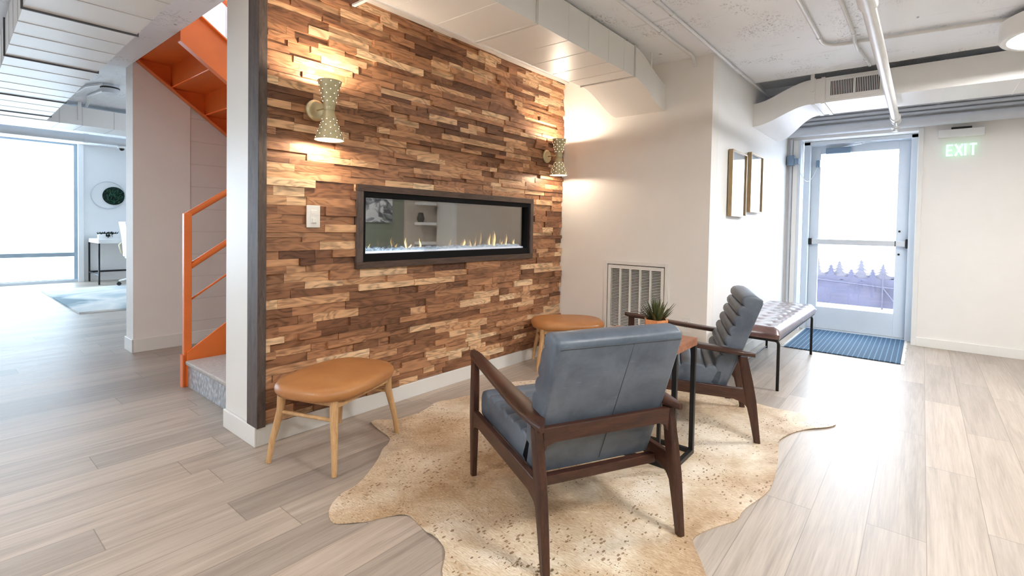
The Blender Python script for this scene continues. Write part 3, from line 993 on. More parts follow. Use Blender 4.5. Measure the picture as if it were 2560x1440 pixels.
# ------------------------------------------------------------------ ottomans
def make_ottoman(loc, rz, label):
    r = thing('ottoman', label, 'stool', loc, rz, 'tan leather stools by the plank wall')
    def sup(a, b, n, z, k=56):
        res = []
        for i in range(k):
            t = 2 * PI * i / k
            c, s = math.cos(t), math.sin(t)
            res.append(Vector((a * math.copysign(abs(c) ** (2 / n), c), b * math.copysign(abs(s) ** (2 / n), s), z)))
        return res
    bm = bmesh.new()
    rings = []
    for k, z in ((0.90, 0.318), (0.955, 0.322), (0.99, 0.335), (1.0, 0.347), (0.985, 0.360), (0.94, 0.372), (0.82, 0.3795), (0.6, 0.383), (0.3, 0.385), (0.05, 0.3855)):
        rings.append(sup(0.29 - (1 - k) * 0.22 if k > 0.8 else 0.29 * k, 0.22 - (1 - k) * 0.22 if k > 0.8 else 0.22 * k, 3.0, z))
    loft(bm, rings)
    obj('seat', bm, M['tan'], r, smooth=True)
    tops = [(sx * 0.215, sy * 0.150) for sx, sy in ((-1, 1), (-1, -1), (1, 1), (1, -1))]
    feet = [(sx * 0.252, sy * 0.184) for sx, sy in ((-1, 1), (-1, -1), (1, 1), (1, -1))]
    for (tx, ty), (fx, fy) in zip(tops, feet):
        bm = bmesh.new()
        tube(bm, [(fx, fy, 0), (fx * 0.7 + tx * 0.3, fy * 0.7 + ty * 0.3, 0.1), (tx, ty, 0.24), (tx * 0.985, ty * 0.985, 0.3195)], [0.0115, 0.014, 0.0185, 0.0195], 14)
        obj('leg', bm, M['oak'], r, smooth=50)
    for sy in (-1, 1):
        obj('apron', B(bar, (-0.205, sy * 0.150, 0.300), (0.205, sy * 0.150, 0.300), 0.018, 0.034), M['oak'], r, bevel=0.002)
    for sx in (-1, 1):
        bm = bmesh.new()
        zz = 0.232
        tube(bm, [(sx * 0.217, -0.150, zz), (sx * 0.217, 0.150, zz)], 0.0085, 12)
        obj('stretcher', bm, M['oak'], r, smooth=True)
        obj('end_rail', B(bar, (sx * 0.212, -0.145, 0.306), (sx * 0.212, 0.145, 0.306), 0.018, 0.024), M['oak'], r, bevel=0.002)
    return r
ot = make_ottoman((0.262, -0.29, 0.0030), math.radians(20.5), 'tan leather stool with oak legs under the light switch, nearest the dark corner board')
copy_thing(ot, (2.28, -0.32, 0.0), math.radians(-48), 'tan leather stool with oak legs in the far corner by the vent')

# ------------------------------------------------------------------ cowhide rug
OUT = []
def cam_floor(px, py):
    """photo pixel -> floor point, with the solved camera"""
    v = Vector((px - 1280, py - CY, F)) / F
    d = CR.transposed() @ v
    k = -CAM.z / d.z
    return CAM + d * k
F, CY = 1242.2684, 595.7012
yaw, tl, rl = math.radians(39.566), math.radians(1.4699), math.radians(-1.024)
Fw = Vector((math.cos(yaw) * math.cos(tl), math.sin(yaw) * math.cos(tl), -math.sin(tl)))
Rt = Vector((math.sin(yaw), -math.cos(yaw), 0))
Dn = Fw.cross(Rt)
Rr = Rt * math.cos(rl) + Dn * math.sin(rl)
Dr = -Rt * math.sin(rl) + Dn * math.cos(rl)
CR = Matrix((Rr, Dr, Fw))
CAM = Vector((-1.0845, -2.5083, 1.12))
rug_px = [(925, 1060), (950, 1078), (976, 1095), (972, 1110), (956, 1124), (950, 1140), (939, 1159), (920, 1185), (898, 1210), (875, 1225), (859, 1233), (840, 1250), (827, 1265), (820, 1288), (829, 1308), (851, 1313), (884, 1310), (917, 1306), (950, 1297), (976, 1292), (1005, 1290), (1026, 1292), (1042, 1308), (1073, 1339), (1101, 1358), (1112, 1376), (1113, 1400), (1103, 1440), (1120, 1490), (1200, 1540), (1400, 1560), (1600, 1540), (1740, 1500),
          (1772, 1465), (1765, 1440), (1750, 1399), (1735, 1369), (1731, 1346), (1765, 1328), (1802, 1315), (1846, 1303), (1855, 1279), (1889, 1256), (1919, 1234), (1936, 1204), (1943, 1170), (1947, 1125), (1945, 1108), (1960, 1095), (1990, 1080), (2027, 1074), (2065, 1072), (2086, 1067), (2091, 1062), (2087, 1055), (2069, 1050), (2027, 1042), (1986, 1031), (1945, 1024), (1900, 1012), (1850, 1000)]
pts = [cam_floor(*p) for p in rug_px]
pts += [Vector(p) for p in ((2.42, -1.40, 0), (2.40, -1.05, 0), (2.25, -0.75, 0), (1.95, -0.62, 0), (1.80, -0.40, 0), (1.62, -0.26, 0), (1.42, -0.30, 0), (1.25, -0.42, 0))]
pts += [cam_floor(*p) for p in ((1175, 989), (1150, 995), (1124, 1001), (1100, 1004), (1081, 1011), (1073, 1022), (1050, 1034), (1022, 1042), (995, 1050), (960, 1051), (935, 1053))]
# smooth closed curve
def chaikin(ps, k):
    for _ in range(k):
        q = []
        for i in range(len(ps)):
            a, b = ps[i], ps[(i + 1) % len(ps)]
            q += [a.lerp(b, 0.25), a.lerp(b, 0.75)]
        ps = q
    return ps
out = chaikin(pts, 1)
from mathutils.geometry import delaunay_2d_cdt
from mathutils import noise as mn
vs2 = [Vector((p.x, p.y)) for p in out]
nb_ = len(vs2)
ed = [(k, (k + 1) % nb_) for k in range(nb_)]
def seg_d(p, a, b):
    ab = b - a
    t = max(0, min(1, (p - a).dot(ab) / ab.length_squared))
    return (p - a - ab * t).length
def inside(p):
    c = False
    for k in range(nb_):
        a, b = vs2[k], vs2[(k + 1) % nb_]
        if (a.y > p.y) != (b.y > p.y) and p.x < (b.x - a.x) * (p.y - a.y) / (b.y - a.y) + a.x:
            c = not c
    return c
bx0, bx1 = min(p.x for p in vs2), max(p.x for p in vs2)
by0, by1 = min(p.y for p in vs2), max(p.y for p in vs2)
pts2 = list(vs2)
edge_d = [0.0] * nb_
y = by0
while y < by1:
    x = bx0
    while x < bx1:
        p = Vector((x + random.uniform(-0.006, 0.006), y + random.uniform(-0.006, 0.006)))
        if inside(p):
            d = min(seg_d(p, vs2[k], vs2[(k + 1) % nb_]) for k in range(nb_))
            if d > 0.012:
                pts2.append(p)
        x += 0.034
    y += 0.034
res_ = delaunay_2d_cdt(pts2, ed, [], 1, 1e-6)
ov, of = res_[0], res_[2]
folds = [((1075, 1352), (1290, 1203), 0.011, 0.035), ((1640, 1012), (1930, 1092), 0.003, 0.015), ((1700, 1198), (1905, 1258), 0.004, 0.014), ((1655, 1290), (1705, 1345), 0.006, 0.02), ((1000, 1290), (1180, 1240), 0.005, 0.03), ((1200, 1440), (1300, 1330), 0.005, 0.03)]
folds = [(cam_floor(*a).to_2d(), cam_floor(*b).to_2d(), h, w) for a, b, h, w in folds]
def rug_z(p):
    d = min(seg_d(p, vs2[k], vs2[(k + 1) % nb_]) for k in range(nb_))
    e = math.exp(-(d / 0.055) ** 1.5)
    lift = max(0.0, mn.noise(Vector((p.x * 4.2, p.y * 4.2, 3.1)))) * 0.020 * e
    wav = 0.0009 * mn.noise(Vector((p.x * 6, p.y * 6, 0)))
    f = 0.0
    for a, b, h, w in folds:
        q = seg_d(p, a, b)
        if q < w * 3:
            f = max(f, h * math.exp(-(q / w) ** 2 * 1.4))
    return 0.0022 + lift + wav + f
bm = bmesh.new()
zz_ = [rug_z(v) for v in ov]
tv = [bm.verts.new((v.x, v.y, z + 0.0022)) for v, z in zip(ov, zz_)]
bv = [bm.verts.new((v.x, v.y, max(0.0004, z - 0.0012))) for v, z in zip(ov, zz_)]
cnt = {}
for fc in of:
    bm.faces.new([tv[k] for k in fc])
    bm.faces.new([bv[k] for k in reversed(fc)])
    for a, b in zip(fc, list(fc[1:]) + [fc[0]]):
        cnt[(a, b)] = 1
for (a, b) in list(cnt):
    if (b, a) not in cnt:
        bm.faces.new((tv[b], tv[a], bv[a], bv[b]))
rug = obj('cowhide_rug', bm, M['cowhide'], smooth=50)
tag(rug, 'tan cowhide rug with metallic speckles under the armchairs', 'rug')

# ------------------------------------------------------------------ side table and plant
tb = thing('side_table', 'small wood topped side table with black metal frame between the armchairs', 'side table', (1.262, -1.44, 0.0040))
obj('tabletop', B(box, -0.165, 0.138, -0.222, 0.222, 0.540, 0.576), M['slab'], tb, bevel=0.002)
LW = 0.021
for x, y in ((0.118, -0.212), (-0.120, -0.228 + 0.016), (0.118, 0.212), (-0.120, 0.212)):
    obj('leg', B(box, x - LW / 2, x + LW / 2, y - LW / 2, y + LW / 2, 0.0, 0.540), M['black'], tb)
obj('leg', B(box, -0.120 - 0.008, -0.120 + 0.008, -0.150, -0.134, 0.0, 0.540), M['black'], tb)
for x in (0.118, -0.120):
    obj('base_bar', B(box, x - LW / 2, x + LW / 2, -0.2012, 0.2012, 0.0, LW), M['black'], tb)
for y in (-0.212, 0.212):
    obj('base_bar', B(box, -0.1092, 0.1073, y - LW / 2, y + LW / 2, 0.0, LW), M['black'], tb)
pl = thing('potted_succulent', 'spiky green succulent in a faceted wooden pot on the side table', 'potted plant', (1.302, -1.487, 0.5803))
bm = bmesh.new()
def hexring(r, z):
    return [Vector((r * math.cos(PI / 3 * k + 0.5), r * math.sin(PI / 3 * k + 0.5), z)) for k in range(6)]
loft(bm, [hexring(0.058, 0.0), hexring(0.063, 0.083), hexring(0.052, 0.083), hexring(0.050, 0.066)])
obj('pot', bm, M['potwood'], pl, bevel=0.0015)
obj('soil', B(lathe, [(0.0, 0.067), (0.043, 0.067), (0.043, 0.071), (0.0, 0.073)], 18), M['soil'], pl)
bm = bmesh.new()
rl_ = random.Random(8)
for k in range(74):
    an = rl_.uniform(0, 2 * PI)
    tilt = rl_.uniform(0.05, 1.12)
    ln = rl_.uniform(0.085, 0.122) * (1.0 if tilt < 0.85 else 0.85)
    d = Vector((math.cos(an) * math.sin(tilt), math.sin(an) * math.sin(tilt), math.cos(tilt)))
    o_ = Vector((math.cos(an) * 0.016 * tilt, math.sin(an) * 0.016 * tilt, 0.070))
    s_ = Vector((-math.sin(an), math.cos(an), 0))
    n_ = d.cross(s_)
    rings = []
    for t, wd in ((0, 0.0045), (0.3, 0.0068), (0.65, 0.005), (1.0, 0.0006)):
        c = o_ + d * ln * t + Vector((0, 0, 0.012 * t * t * math.sin(tilt)))
        rings.append([c + s_ * wd, c + n_ * wd * 0.35, c - s_ * wd, c - n_ * wd * 0.35])
    loft(bm, rings)
obj('leaves', bm, M['leaf'], pl, smooth=40)

# ------------------------------------------------------------------ bench
bn_ = thing('bench', 'low bench with button tufted leather cushion on thin black legs along the side wall', 'bench', (3.43, -1.575, 0.0))
hx, hy = 0.76, 0.205
nx, ny = 64, 26
bm = bmesh.new()
btn = []
for j in range(3):
    for i in range(9 if j % 2 == 0 else 8):
        btn.append((-0.64 + 0.16 * i + (0.08 if j % 2 else 0), -0.115 + 0.115 * j))
def hgt(x, y):
    ex = min(1, (hx - abs(x)) / 0.05)
    ey = min(1, (hy - abs(y)) / 0.05)
    e = (1 - (1 - max(0, ex)) ** 2.5) * (1 - (1 - max(0, ey)) ** 2.5)
    d = min(math.hypot(x - a, y - b) for a, b in btn)
    return 0.405 + 0.045 * e - 0.020 * math.exp(-(d / 0.026) ** 1.3) * e
g = [[bm.verts.new((-hx + 2 * hx * i / nx, -hy + 2 * hy * j / ny, hgt(-hx + 2 * hx * i / nx, -hy + 2 * hy * j / ny))) for j in range(ny + 1)] for i in range(nx + 1)]
for i in range(nx):
    for j in range(ny):
        bm.faces.new((g[i][j], g[i + 1][j], g[i + 1][j + 1], g[i][j + 1]))
rim = [g[i][0] for i in range(nx + 1)] + [g[nx][j] for j in range(1, ny + 1)] + [g[i][ny] for i in range(nx - 1, -1, -1)] + [g[0][j] for j in range(ny - 1, 0, -1)]
low = [bm.verts.new((v.co.x * 0.992, v.co.y * 0.975, 0.372)) for v in rim]
for i in range(len(rim)):
    j = (i + 1) % len(rim)
    bm.faces.new((rim[i], low[i], low[j], rim[j]))
bm.faces.new(low)
cu = obj('cushion', bm, M['benchleather'], bn_, smooth=50)
for a, b in btn:
    bm = bmesh.new()
    bmesh.ops.create_uvsphere(bm, u_segments=10, v_segments=6, radius=0.009, matrix=Matrix.Translation((a, b, 0.432)) @ Matrix.Diagonal((1, 1, 0.5, 1)))
    obj('button', bm, M['benchleather'], cu, smooth=True)
obj('base_board', B(box, -hx + 0.012, hx - 0.012, -hy + 0.012, hy - 0.012, 0.355, 0.3725), M['black'], bn_)
for sx in (-1, 1):
    for sy in (-1, 1):
        bm = bmesh.new()
        x0, y0 = sx * 0.674, sy * 0.183
        tube(bm, [(x0, y0, 0.0), (x0, y0, 0.325), (x0, y0 - sy * 0.006, 0.343), (x0, y0 - sy * 0.022, 0.349)], 0.0105, 10)
        obj('leg', bm, M['black'], bn_, smooth=True)
    obj('cross_rail', B(bar, (sx * 0.674, -0.17, 0.3480), (sx * 0.674, 0.17, 0.3480), 0.02, 0.014), M['black'], bn_)
bm = bmesh.new()
tube(bm, [(-0.674, 0.183, 0.016), (0.674, 0.183, 0.016)], 0.006, 8)
obj('floor_rail', bm, M['black'], bn_)

# ------------------------------------------------------------------ vent, outlet, pictures, mat, exit sign
vt = thing('return_air_grille', 'large white louvred return air grille low on the return wall', 'vent', (XV, (VY0 + VY1) / 2, (VZ0 + VZ1) / 2))
hw, hh = (VY1 - VY0) / 2, (VZ1 - VZ0) / 2
bm = bmesh.new()
for b in ((-hw - 0.004, -hw + 0.024, -hh - 0.004, hh + 0.004), (hw - 0.024, hw + 0.004, -hh - 0.004, hh + 0.004), (-hw + 0.024, hw - 0.024, hh - 0.024, hh + 0.004), (-hw + 0.024, hw - 0.024, -hh - 0.004, -hh + 0.024)):
    box(bm, -0.013, 0.004, b[0], b[1], b[2], b[3])
obj('frame', bm, M['trim'], vt, bevel=0.002)
hw2, hh2 = hw - 0.032, hh - 0.030
dr = bmesh.new()
for b in ((-hw2, -hw2 + 0.024, -hh2, hh2), (hw2 - 0.024, hw2, -hh2, hh2), (-hw2 + 0.024, hw2 - 0.024, hh2 - 0.03, hh2), (-hw2 + 0.024, hw2 - 0.024, -hh2, -hh2 + 0.03)):
    box(dr, -0.010, 0.010, b[0], b[1], b[2], b[3])
dd = obj('filter_door', dr, M['trim'], vt, bevel=0.002)
bm = bmesh.new()
inner = 2 * (hw2 - 0.024)
for k in range(1, 5):
    yk = -hw2 + 0.024 + inner * k / 5
    box(bm, -0.009, 0.012, yk - 0.006, yk + 0.006, -hh2 + 0.03, hh2 - 0.03)
obj('mullion', bm, M['trim'], dd)
bm = bmesh.new()
nl = 38
for k in range(nl):
    zz = -hh2 + 0.034 + (2 * hh2 - 0.068) * (k + 0.5) / nl
    bar(bm, (0.004, -hw2 + 0.0245, zz), (0.004, hw2 - 0.0245, zz), 0.014, 0.0016, up=(-0.30, 0, 0.95))
obj('louvres', bm, M['trim'], dd)
ol = thing('power_outlet', 'white duplex power outlet on the return wall right of the vent', 'outlet', (XV, -1.150, 0.392))
obj('plate', B(box, -0.006, 0.0, -0.036, 0.036, -0.058, 0.058), M['plastic'], ol, bevel=0.002)
for zz in (-0.021, 0.021):
    s = obj('socket', B(lathe, [(0.0, -0.0085), (0.015, -0.0085), (0.016, -0.0062)], 20, (0, 0, zz), 'x'), M['plastic'], ol)
    bm = bmesh.new()
    for yy in (-0.006, 0.006):
        box(bm, -0.0092, -0.0086, yy - 0.001, yy + 0.001, zz - 0.001, zz + 0.007)
    obj('slot', bm, M['blackplastic'], s)

def picture(x, z0, z1, w, label):
    r = thing('framed_picture', label, 'picture', (x, YS, (z0 + z1) / 2), 0, 'pair of framed prints')
    h = (z1 - z0) / 2
    d = 0.040
    bm = bmesh.new()
    for b in ((-w / 2, -w / 2 + 0.012, -h, h), (w / 2 - 0.012, w / 2, -h, h), (-w / 2 + 0.012, w / 2 - 0.012, h - 0.012, h), (-w / 2 + 0.012, w / 2 - 0.012, -h, -h + 0.012)):
        box(bm, b[0], b[1], -d, -0.008, b[2], b[3])
    obj('frame', bm, M['goldframe'], r, bevel=0.001)
    obj('print', B(box, -w / 2 + 0.012, w / 2 - 0.012, -0.020, -0.010, -h + 0.012, h - 0.012), M['artmat'], r)
    obj('glass', B(box, -w / 2 + 0.012, w / 2 - 0.012, -0.030, -0.028, -h + 0.012, h - 0.012), M['glass'], r)
    obj('back_spacer', B(box, -w / 2 + 0.03, w / 2 - 0.03, -0.0095, 0.0, -h + 0.04, h - 0.04), M['blackplastic'], r)
    return r
picture(3.25, 1.225, 1.755, 0.42, 'gold framed print hanging nearest the corner of the side wall')
picture(3.80, 1.275, 1.800, 0.42, 'gold framed print hanging nearer the exit door')

mt = thing('door_mat', 'blue woven door mat with pale fringe in front of the exit door', 'mat', (4.86, -1.945, 0.0))
obj('weave', B(box, -0.605, 0.60, -0.450, 0.435, 0.0008, 0.010), M['mat'], mt, bevel=0.003)
bm = bmesh.new()
rf = random.Random(2)
for sy in (-1, 1):
    yb = -0.450 if sy < 0 else 0.435
    for k in range(120):
        x = -0.60 + 1.195 * k / 119
        L = rf.uniform(0.018, 0.03)
        bar(bm, (x, yb, 0.004), (x + rf.uniform(-0.006, 0.006), yb + sy * L, 0.0025), 0.005, 0.003)
obj('fringe', bm, M['trim'], mt, kind='stuff')

ex = thing('exit_sign', 'edge lit clear EXIT sign with green letters on the exit wall', 'exit sign', (XE, -2.757, 2.07))
obj('housing', B(box, -0.050, -0.0005, -0.164, 0.164, -0.036, 0.036), M['plastic'], ex, bevel=0.003)
obj('mounting_canopy', B(box, -0.040, -0.0005, -0.075, 0.070, 0.0365, 0.056), M['blackplastic'], ex)
obj('panel', B(box, -0.028, -0.022, -0.150, 0.150, -0.235, -0.0365), M['acrylic'], ex)
def letter(strokes):
    bm = bmesh.new()
    for a, b in strokes:
        bar(bm, (-0.0295, a[0], a[1]), (-0.0295, b[0], b[1]), 0.017, 0.0025, up=(1, 0, 0))
    return bm
# the wall is seen facing +x, so letters run toward -y
z0, z1, zm = -0.215, -0.105, -0.160
def L(c, k): return c - k * 0.042
c = 0.094
obj('letter', letter([((c, z0), (c, z1)), ((c, z1 - 0.008), (c - 0.042, z1 - 0.008)), ((c, zm), (c - 0.036, zm)), ((c, z0 + 0.008), (c - 0.042, z0 + 0.008))]), M['exitgreen'], ex)
c = 0.036
obj('letter', letter([((c, z0), (c - 0.050, z1)), ((c - 0.050, z0), (c, z1))]), M['exitgreen'], ex)
c = -0.034
obj('letter', letter([((c, z0), (c, z1))]), M['exitgreen'], ex)
c = -0.064
obj('letter', letter([((c - 0.024, z0), (c - 0.024, z1)), ((c, z1 - 0.008), (c - 0.050, z1 - 0.008))]), M['exitgreen'], ex)

# ------------------------------------------------------------------ ducts
def sband(bm, x0, x1, y0, y1, z0, z1, axis, pos, proud=0.006, w=0.022):
    """raised flange band round a rectangular duct"""
    p = proud
    if axis == 'x':
        box(bm, pos - w / 2, pos + w / 2, y0 - p, y1 + p, z0 - p, z0)
        box(bm, pos - w / 2, pos + w / 2, y0 - p, y1 + p, z1, z1 + p)
        box(bm, pos - w / 2, pos + w / 2, y0 - p, y0, z0, z1)
        box(bm, pos - w / 2, pos + w / 2, y1, y1 + p, z0, z1)
    else:
        box(bm, x0 - p, x1 + p, pos - w / 2, pos + w / 2, z0 - p, z0)
        box(bm, x0 - p, x1 + p, pos - w / 2, pos + w / 2, z1, z1 + p)
        box(bm, x0 - p, x0, pos - w / 2, pos + w / 2, z0, z1)
        box(bm, x1, x1 + p, pos - w / 2, pos + w / 2, z0, z1)
d1 = thing('air_duct', 'white rectangular air duct running above the plank wall into the return wall', 'duct', (0, 0, 0))
ya, yb_, za, zb = -0.940, -0.515, 2.165, 2.372
obj('trunk', B(box, -0.15, 2.10, ya, yb_, za, zb), M['duct'], d1)
obj('flange', B(box, 0.268, 0.286, ya - 0.008, -0.372, za - 0.009, za - 0.0005), M['duct'], d1)
bm = bmesh.new()
rings = []
for k in range(13):
    t = k / 12
    s = t * t * (3 - 2 * t)
    x = 2.112 + (2.646 - 2.112) * t
    dz = -0.137 * s
    rings.append([Vector(p) for p in ((x, ya, za + dz), (x, yb_, za + dz), (x, yb_, zb + dz), (x, ya, zb + dz))])
loft(bm, rings)
obj('offset_elbow', bm, M['duct'], d1, smooth=30)
for x in (2.107, 0.98):
    obj('flange', B(sband, 0, 0, ya, yb_, za, zb, 'x', x, 0.007, 0.016), M['duct_seam'], d1)
for x in (0.10, 0.42, 0.68, 1.28, 1.50, 1.74, 1.95):
    obj('seam', B(sband, 0, 0, ya, yb_, za, zb, 'x', x, 0.0018, 0.006), M['duct'], d1)
obj('hanger_strap', B(box, 2.36, 2.385, ya - 0.006, ya - 0.002, zb - 0.075, ZC), M['duct'], d1)

d2 = thing('air_duct', 'white rectangular air duct with supply grille above the exit door', 'duct', (0, 0, 0))
xa, xb, za, zb = 3.747, 4.250, 2.185, 2.388
obj('trunk', B(box, xa, xb, -4.48, -1.752, za, zb), M['duct'], d2)
bm = bmesh.new()
rings = []
for k in range(15):
    t = k / 14
    s = t * t * (3 - 2 * t)
    y = -1.751 + (YS - 0.001 + 1.751) * t
    dz = -0.14 * s
    x2 = xb + 0.45 * s
    rings.append([Vector(p) for p in ((xa, y, za + dz), (x2, y, za + dz), (x2, y, zb + dz), (xa, y, zb + dz))])
loft(bm, rings)
obj('offset_elbow', bm, M['duct'], d2, smooth=30)
for y in (-1.765, -1.835):
    obj('flange', B(sband, xa, xb, 0, 0, za, zb, 'y', y, 0.007, 0.028), M['duct'], d2)
for y in (-2.60, -3.0):
    obj('seam', B(sband, xa, xb, 0, 0, za, zb, 'y', y, 0.002, 0.008), M['duct'], d2)
gr = obj('supply_grille', B(box, xa - 0.010, xa, -2.245, -1.855, za + 0.018, zb - 0.016), M['duct'], d2, bevel=0.003)
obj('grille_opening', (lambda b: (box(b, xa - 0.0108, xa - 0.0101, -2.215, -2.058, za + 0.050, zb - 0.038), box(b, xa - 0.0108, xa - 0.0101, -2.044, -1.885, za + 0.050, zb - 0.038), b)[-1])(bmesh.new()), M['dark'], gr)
bm = bmesh.new()
for k in range(15):
    for a in (-2.215, -2.044):
        y = a + 0.157 * k / 14
        bar(bm, (xa - 0.0135, y, za + 0.050), (xa - 0.0135, y, zb - 0.038), 0.0048, 0.005, up=(1, 0, 0))
obj('grille_blades', bm, M['duct'], gr)
obj('hanger_strap', B(box, xa - 0.013, xa - 0.0075, -1.772, -1.745, za + 0.10, ZC + 0.07), M['duct'], d2)

d3 = thing('air_duct', 'wide white air duct with cross seams on the ceiling left of the stair', 'duct', (-0.297, 0.0, 0), math.radians(-1.7))
za, zb = 2.15, 2.375
obj('trunk', B(box, -0.455, 0.0, -0.45, 4.68, za, zb), M['duct'], d3)
for y in (0.92, 2.02, 3.45, 4.40):
    obj('flange', B(sband, -0.455, 0.0, 0, 0, za, zb, 'y', y, 0.009, 0.012), M['dark_seam'], d3)
for y in (0.02, 0.30, 0.60, 1.18, 1.44, 1.72, 2.32, 2.62, 2.92, 3.20, 3.78, 4.10):
    obj('seam', B(sband, -0.455, 0.0, 0, 0, za, zb, 'y', y, 0.0025, 0.007), M['duct_seam'], d3)

for y in (0.3, 2.0, 3.4):
    obj('hanger_strap', B(box, -0.24, -0.21, y, y + 0.02, zb, ZC), M['duct'], d3)
d4 = thing('air_duct', 'white air duct crossing the far room just before the window', 'duct', (0, 0, 0))
obj('trunk', B(box, -4.55, 3.19, 4.72, 5.20, 2.145, 2.345), M['duct'], d4)
for x in (-2.2, -1.0, -0.05, 0.14, 0.42, 1.4):
    obj('seam', B(sband, 0, 0, 4.72, 5.20, 2.145, 2.345, 'x', x, 0.002, 0.008), M['duct_seam'], d4)
for x in (-1.5, 0.10, 1.2):
    obj('hanger_strap', B(box, x, x + 0.03, 4.712, 4.7195, 2.2, ZC), M['duct'], d4)

# ------------------------------------------------------------------ pipes and conduits
def pipe(name, label, cat, pts, r, mat, clips=(), seg=14, cr=1.25):
    bm = bmesh.new()
    tube(bm, pts, r, seg)
    o = obj(name, bm, mat, None, smooth=50)
    tag(o, label, cat)
    for a, b in clips:
        bm = bmesh.new()
        tube(bm, [a, b], r * cr, seg)
        obj('coupling', bm, mat, o, smooth=50)
    return o
ZP = ZC - 0.0165
pipe('conduit', 'thin white ceiling conduit ending in a bend at the return wall', 'conduit', [(-0.6, -1.17, ZP), (2.56, -1.168, ZP), (2.60, -1.166, ZP - 0.006), (2.635, -1.166, ZP - 0.035), (2.640, -1.166, ZP - 0.06)], 0.0115, M['pipe'], [((1.32, -1.17, ZP), (1.36, -1.17, ZP)), ((1.98, -1.17, ZP), (2.02, -1.17, ZP))])
pipe('conduit', 'white ceiling conduit running past the corner of the return wall', 'conduit', [(0.3, -1.322, ZP), (5.2, -1.345, ZP)], 0.0115, M['pipe'], [((1.55, -1.327, ZP), (1.60, -1.327, ZP)), ((1.78, -1.328, ZP), (1.82, -1.328, ZP)), ((3.02, -1.334, ZP), (3.06, -1.334, ZP)), ((3.22, -1.335, ZP), (3.26, -1.335, ZP))])
bend = [(0.9, -1.94, ZP), (2.78, -1.947, ZP)]
for k in range(7):
    a = PI / 2 * k / 6
    bend.append((2.80 + 0.13 * math.sin(a), -2.077 + 0.13 * math.cos(a), ZP))
bend += [(2.985, -2.55, ZP), (3.10, -3.4, ZP)]
pipe('conduit', 'white ceiling conduit bending round toward the drum lamp', 'conduit', bend, 0.0125, M['pipe'], [((2.70, -1.947, ZP), (2.73, -1.947, ZP)), ((2.985, -2.56, ZP), (2.988, -2.58, ZP))])
pipe('conduit', 'short white ceiling conduit with an offset, crossing the bent conduit', 'conduit', [(1.2, -2.115, ZP), (2.76, -2.13, ZP), (2.84, -2.13, ZP - 0.03), (3.02, -2.132, ZP - 0.032), (3.10, -2.134, ZP - 0.004), (3.56, -2.16, ZP - 0.002)], 0.0105, M['pipe'], [((2.74, -2.13, ZP), (2.77, -2.13, ZP)), ((3.36, -2.148, ZP - 0.003), (3.40, -2.15, ZP - 0.003))])
sp = pipe('sprinkler_pipe', 'thick white sprinkler pipe with end fitting hanging below the ceiling', 'pipe', [(-0.3, -2.30, 2.09), (4.19, -2.30, 2.09)], 0.0285, M['pipe'], [((1.30, -2.30, 2.09), (1.52, -2.30, 2.09))], 20, 1.3)
bm = bmesh.new()
lathe(bm, [(0.0, 0.0), (0.036, 0.0), (0.038, 0.02), (0.030, 0.03), (0.030, 0.16), (0.036, 0.165), (0.036, 0.20), (0.0, 0.205)], 20, (4.19, -2.30, 2.09), 'x')
obj('end_fitting', bm, M['pipe'], sp, smooth=40)
bm = bmesh.new()
lathe(bm, [(0.0, -0.075), (0.018, -0.074), (0.020, -0.055), (0.034, -0.048), (0.036, -0.036), (0.016, -0.028), (0.016, 0.0)], 18, (4.34, -2.30, 2.064))
obj('sprinkler_head', bm, M['steel'], sp, smooth=40)
obj('hanger_rod', B(box, 0.55, 0.566, -2.308, -2.292, 2.118, ZC), M['pipe'], sp)
pipe('drain_pipe', 'fat grey white pipe along the wall just above the exit door', 'pipe', [(5.17, YS - 0.003, 2.20), (5.17, -4.45, 2.20)], 0.050, M['pipe_grey'], (), 22)
for z_, x_, r_, lb in ((2.288, 5.195, 0.017, 'lowest of three grey conduits over the exit door, next to the fat pipe'), (2.331, 5.19, 0.017, 'middle of three grey conduits over the exit door'), (2.375, 5.185, 0.018, 'topmost of three grey conduits over the exit door')):
    pipe('conduit', lb, 'conduit', [(x_, YS - 0.002, z_), (x_, -4.45, z_)], r_, M['pipe_grey'], [((x_, -2.56, z_), (x_, -2.60, z_))], cr=1.12)
pipe('conduit', 'thin upright conduit left of the exit door running down to the floor', 'conduit', [(5.243, -1.338, 0.0), (5.243, -1.338, 2.14)], 0.015, M['pipe_grey'])
jb = thing('junction_box', 'grey electrical box with loop of cable at the top left of the exit door', 'electrical box', (5.198, -1.345, 1.90))
obj('box', B(box, -0.03, 0.025, -0.040, 0.035, -0.055, 0.055), M['slate'], jb, bevel=0.004)
obj('switch_block', B(box, -0.03, 0.0, -0.085, -0.0405, -0.045, 0.02), M['slate'], jb, bevel=0.004)
bm = bmesh.new()
cp = []
for k in range(13):
    t = k / 12
    cp.append((-0.015 + 0.31 * t, -0.065 - 0.155 * t, -0.045 - 0.18 * math.sin(PI * t) ** 0.9 + 0.0 * t))
tube(bm, cp, 0.0028, 6)
obj('cable', bm, M['steel'], jb)
cs = obj('door_contact', B(box, XD - 0.03, XD - 0.0005, -1.585, -1.545, 1.845, 1.925), M['slate'], door, bevel=0.004)

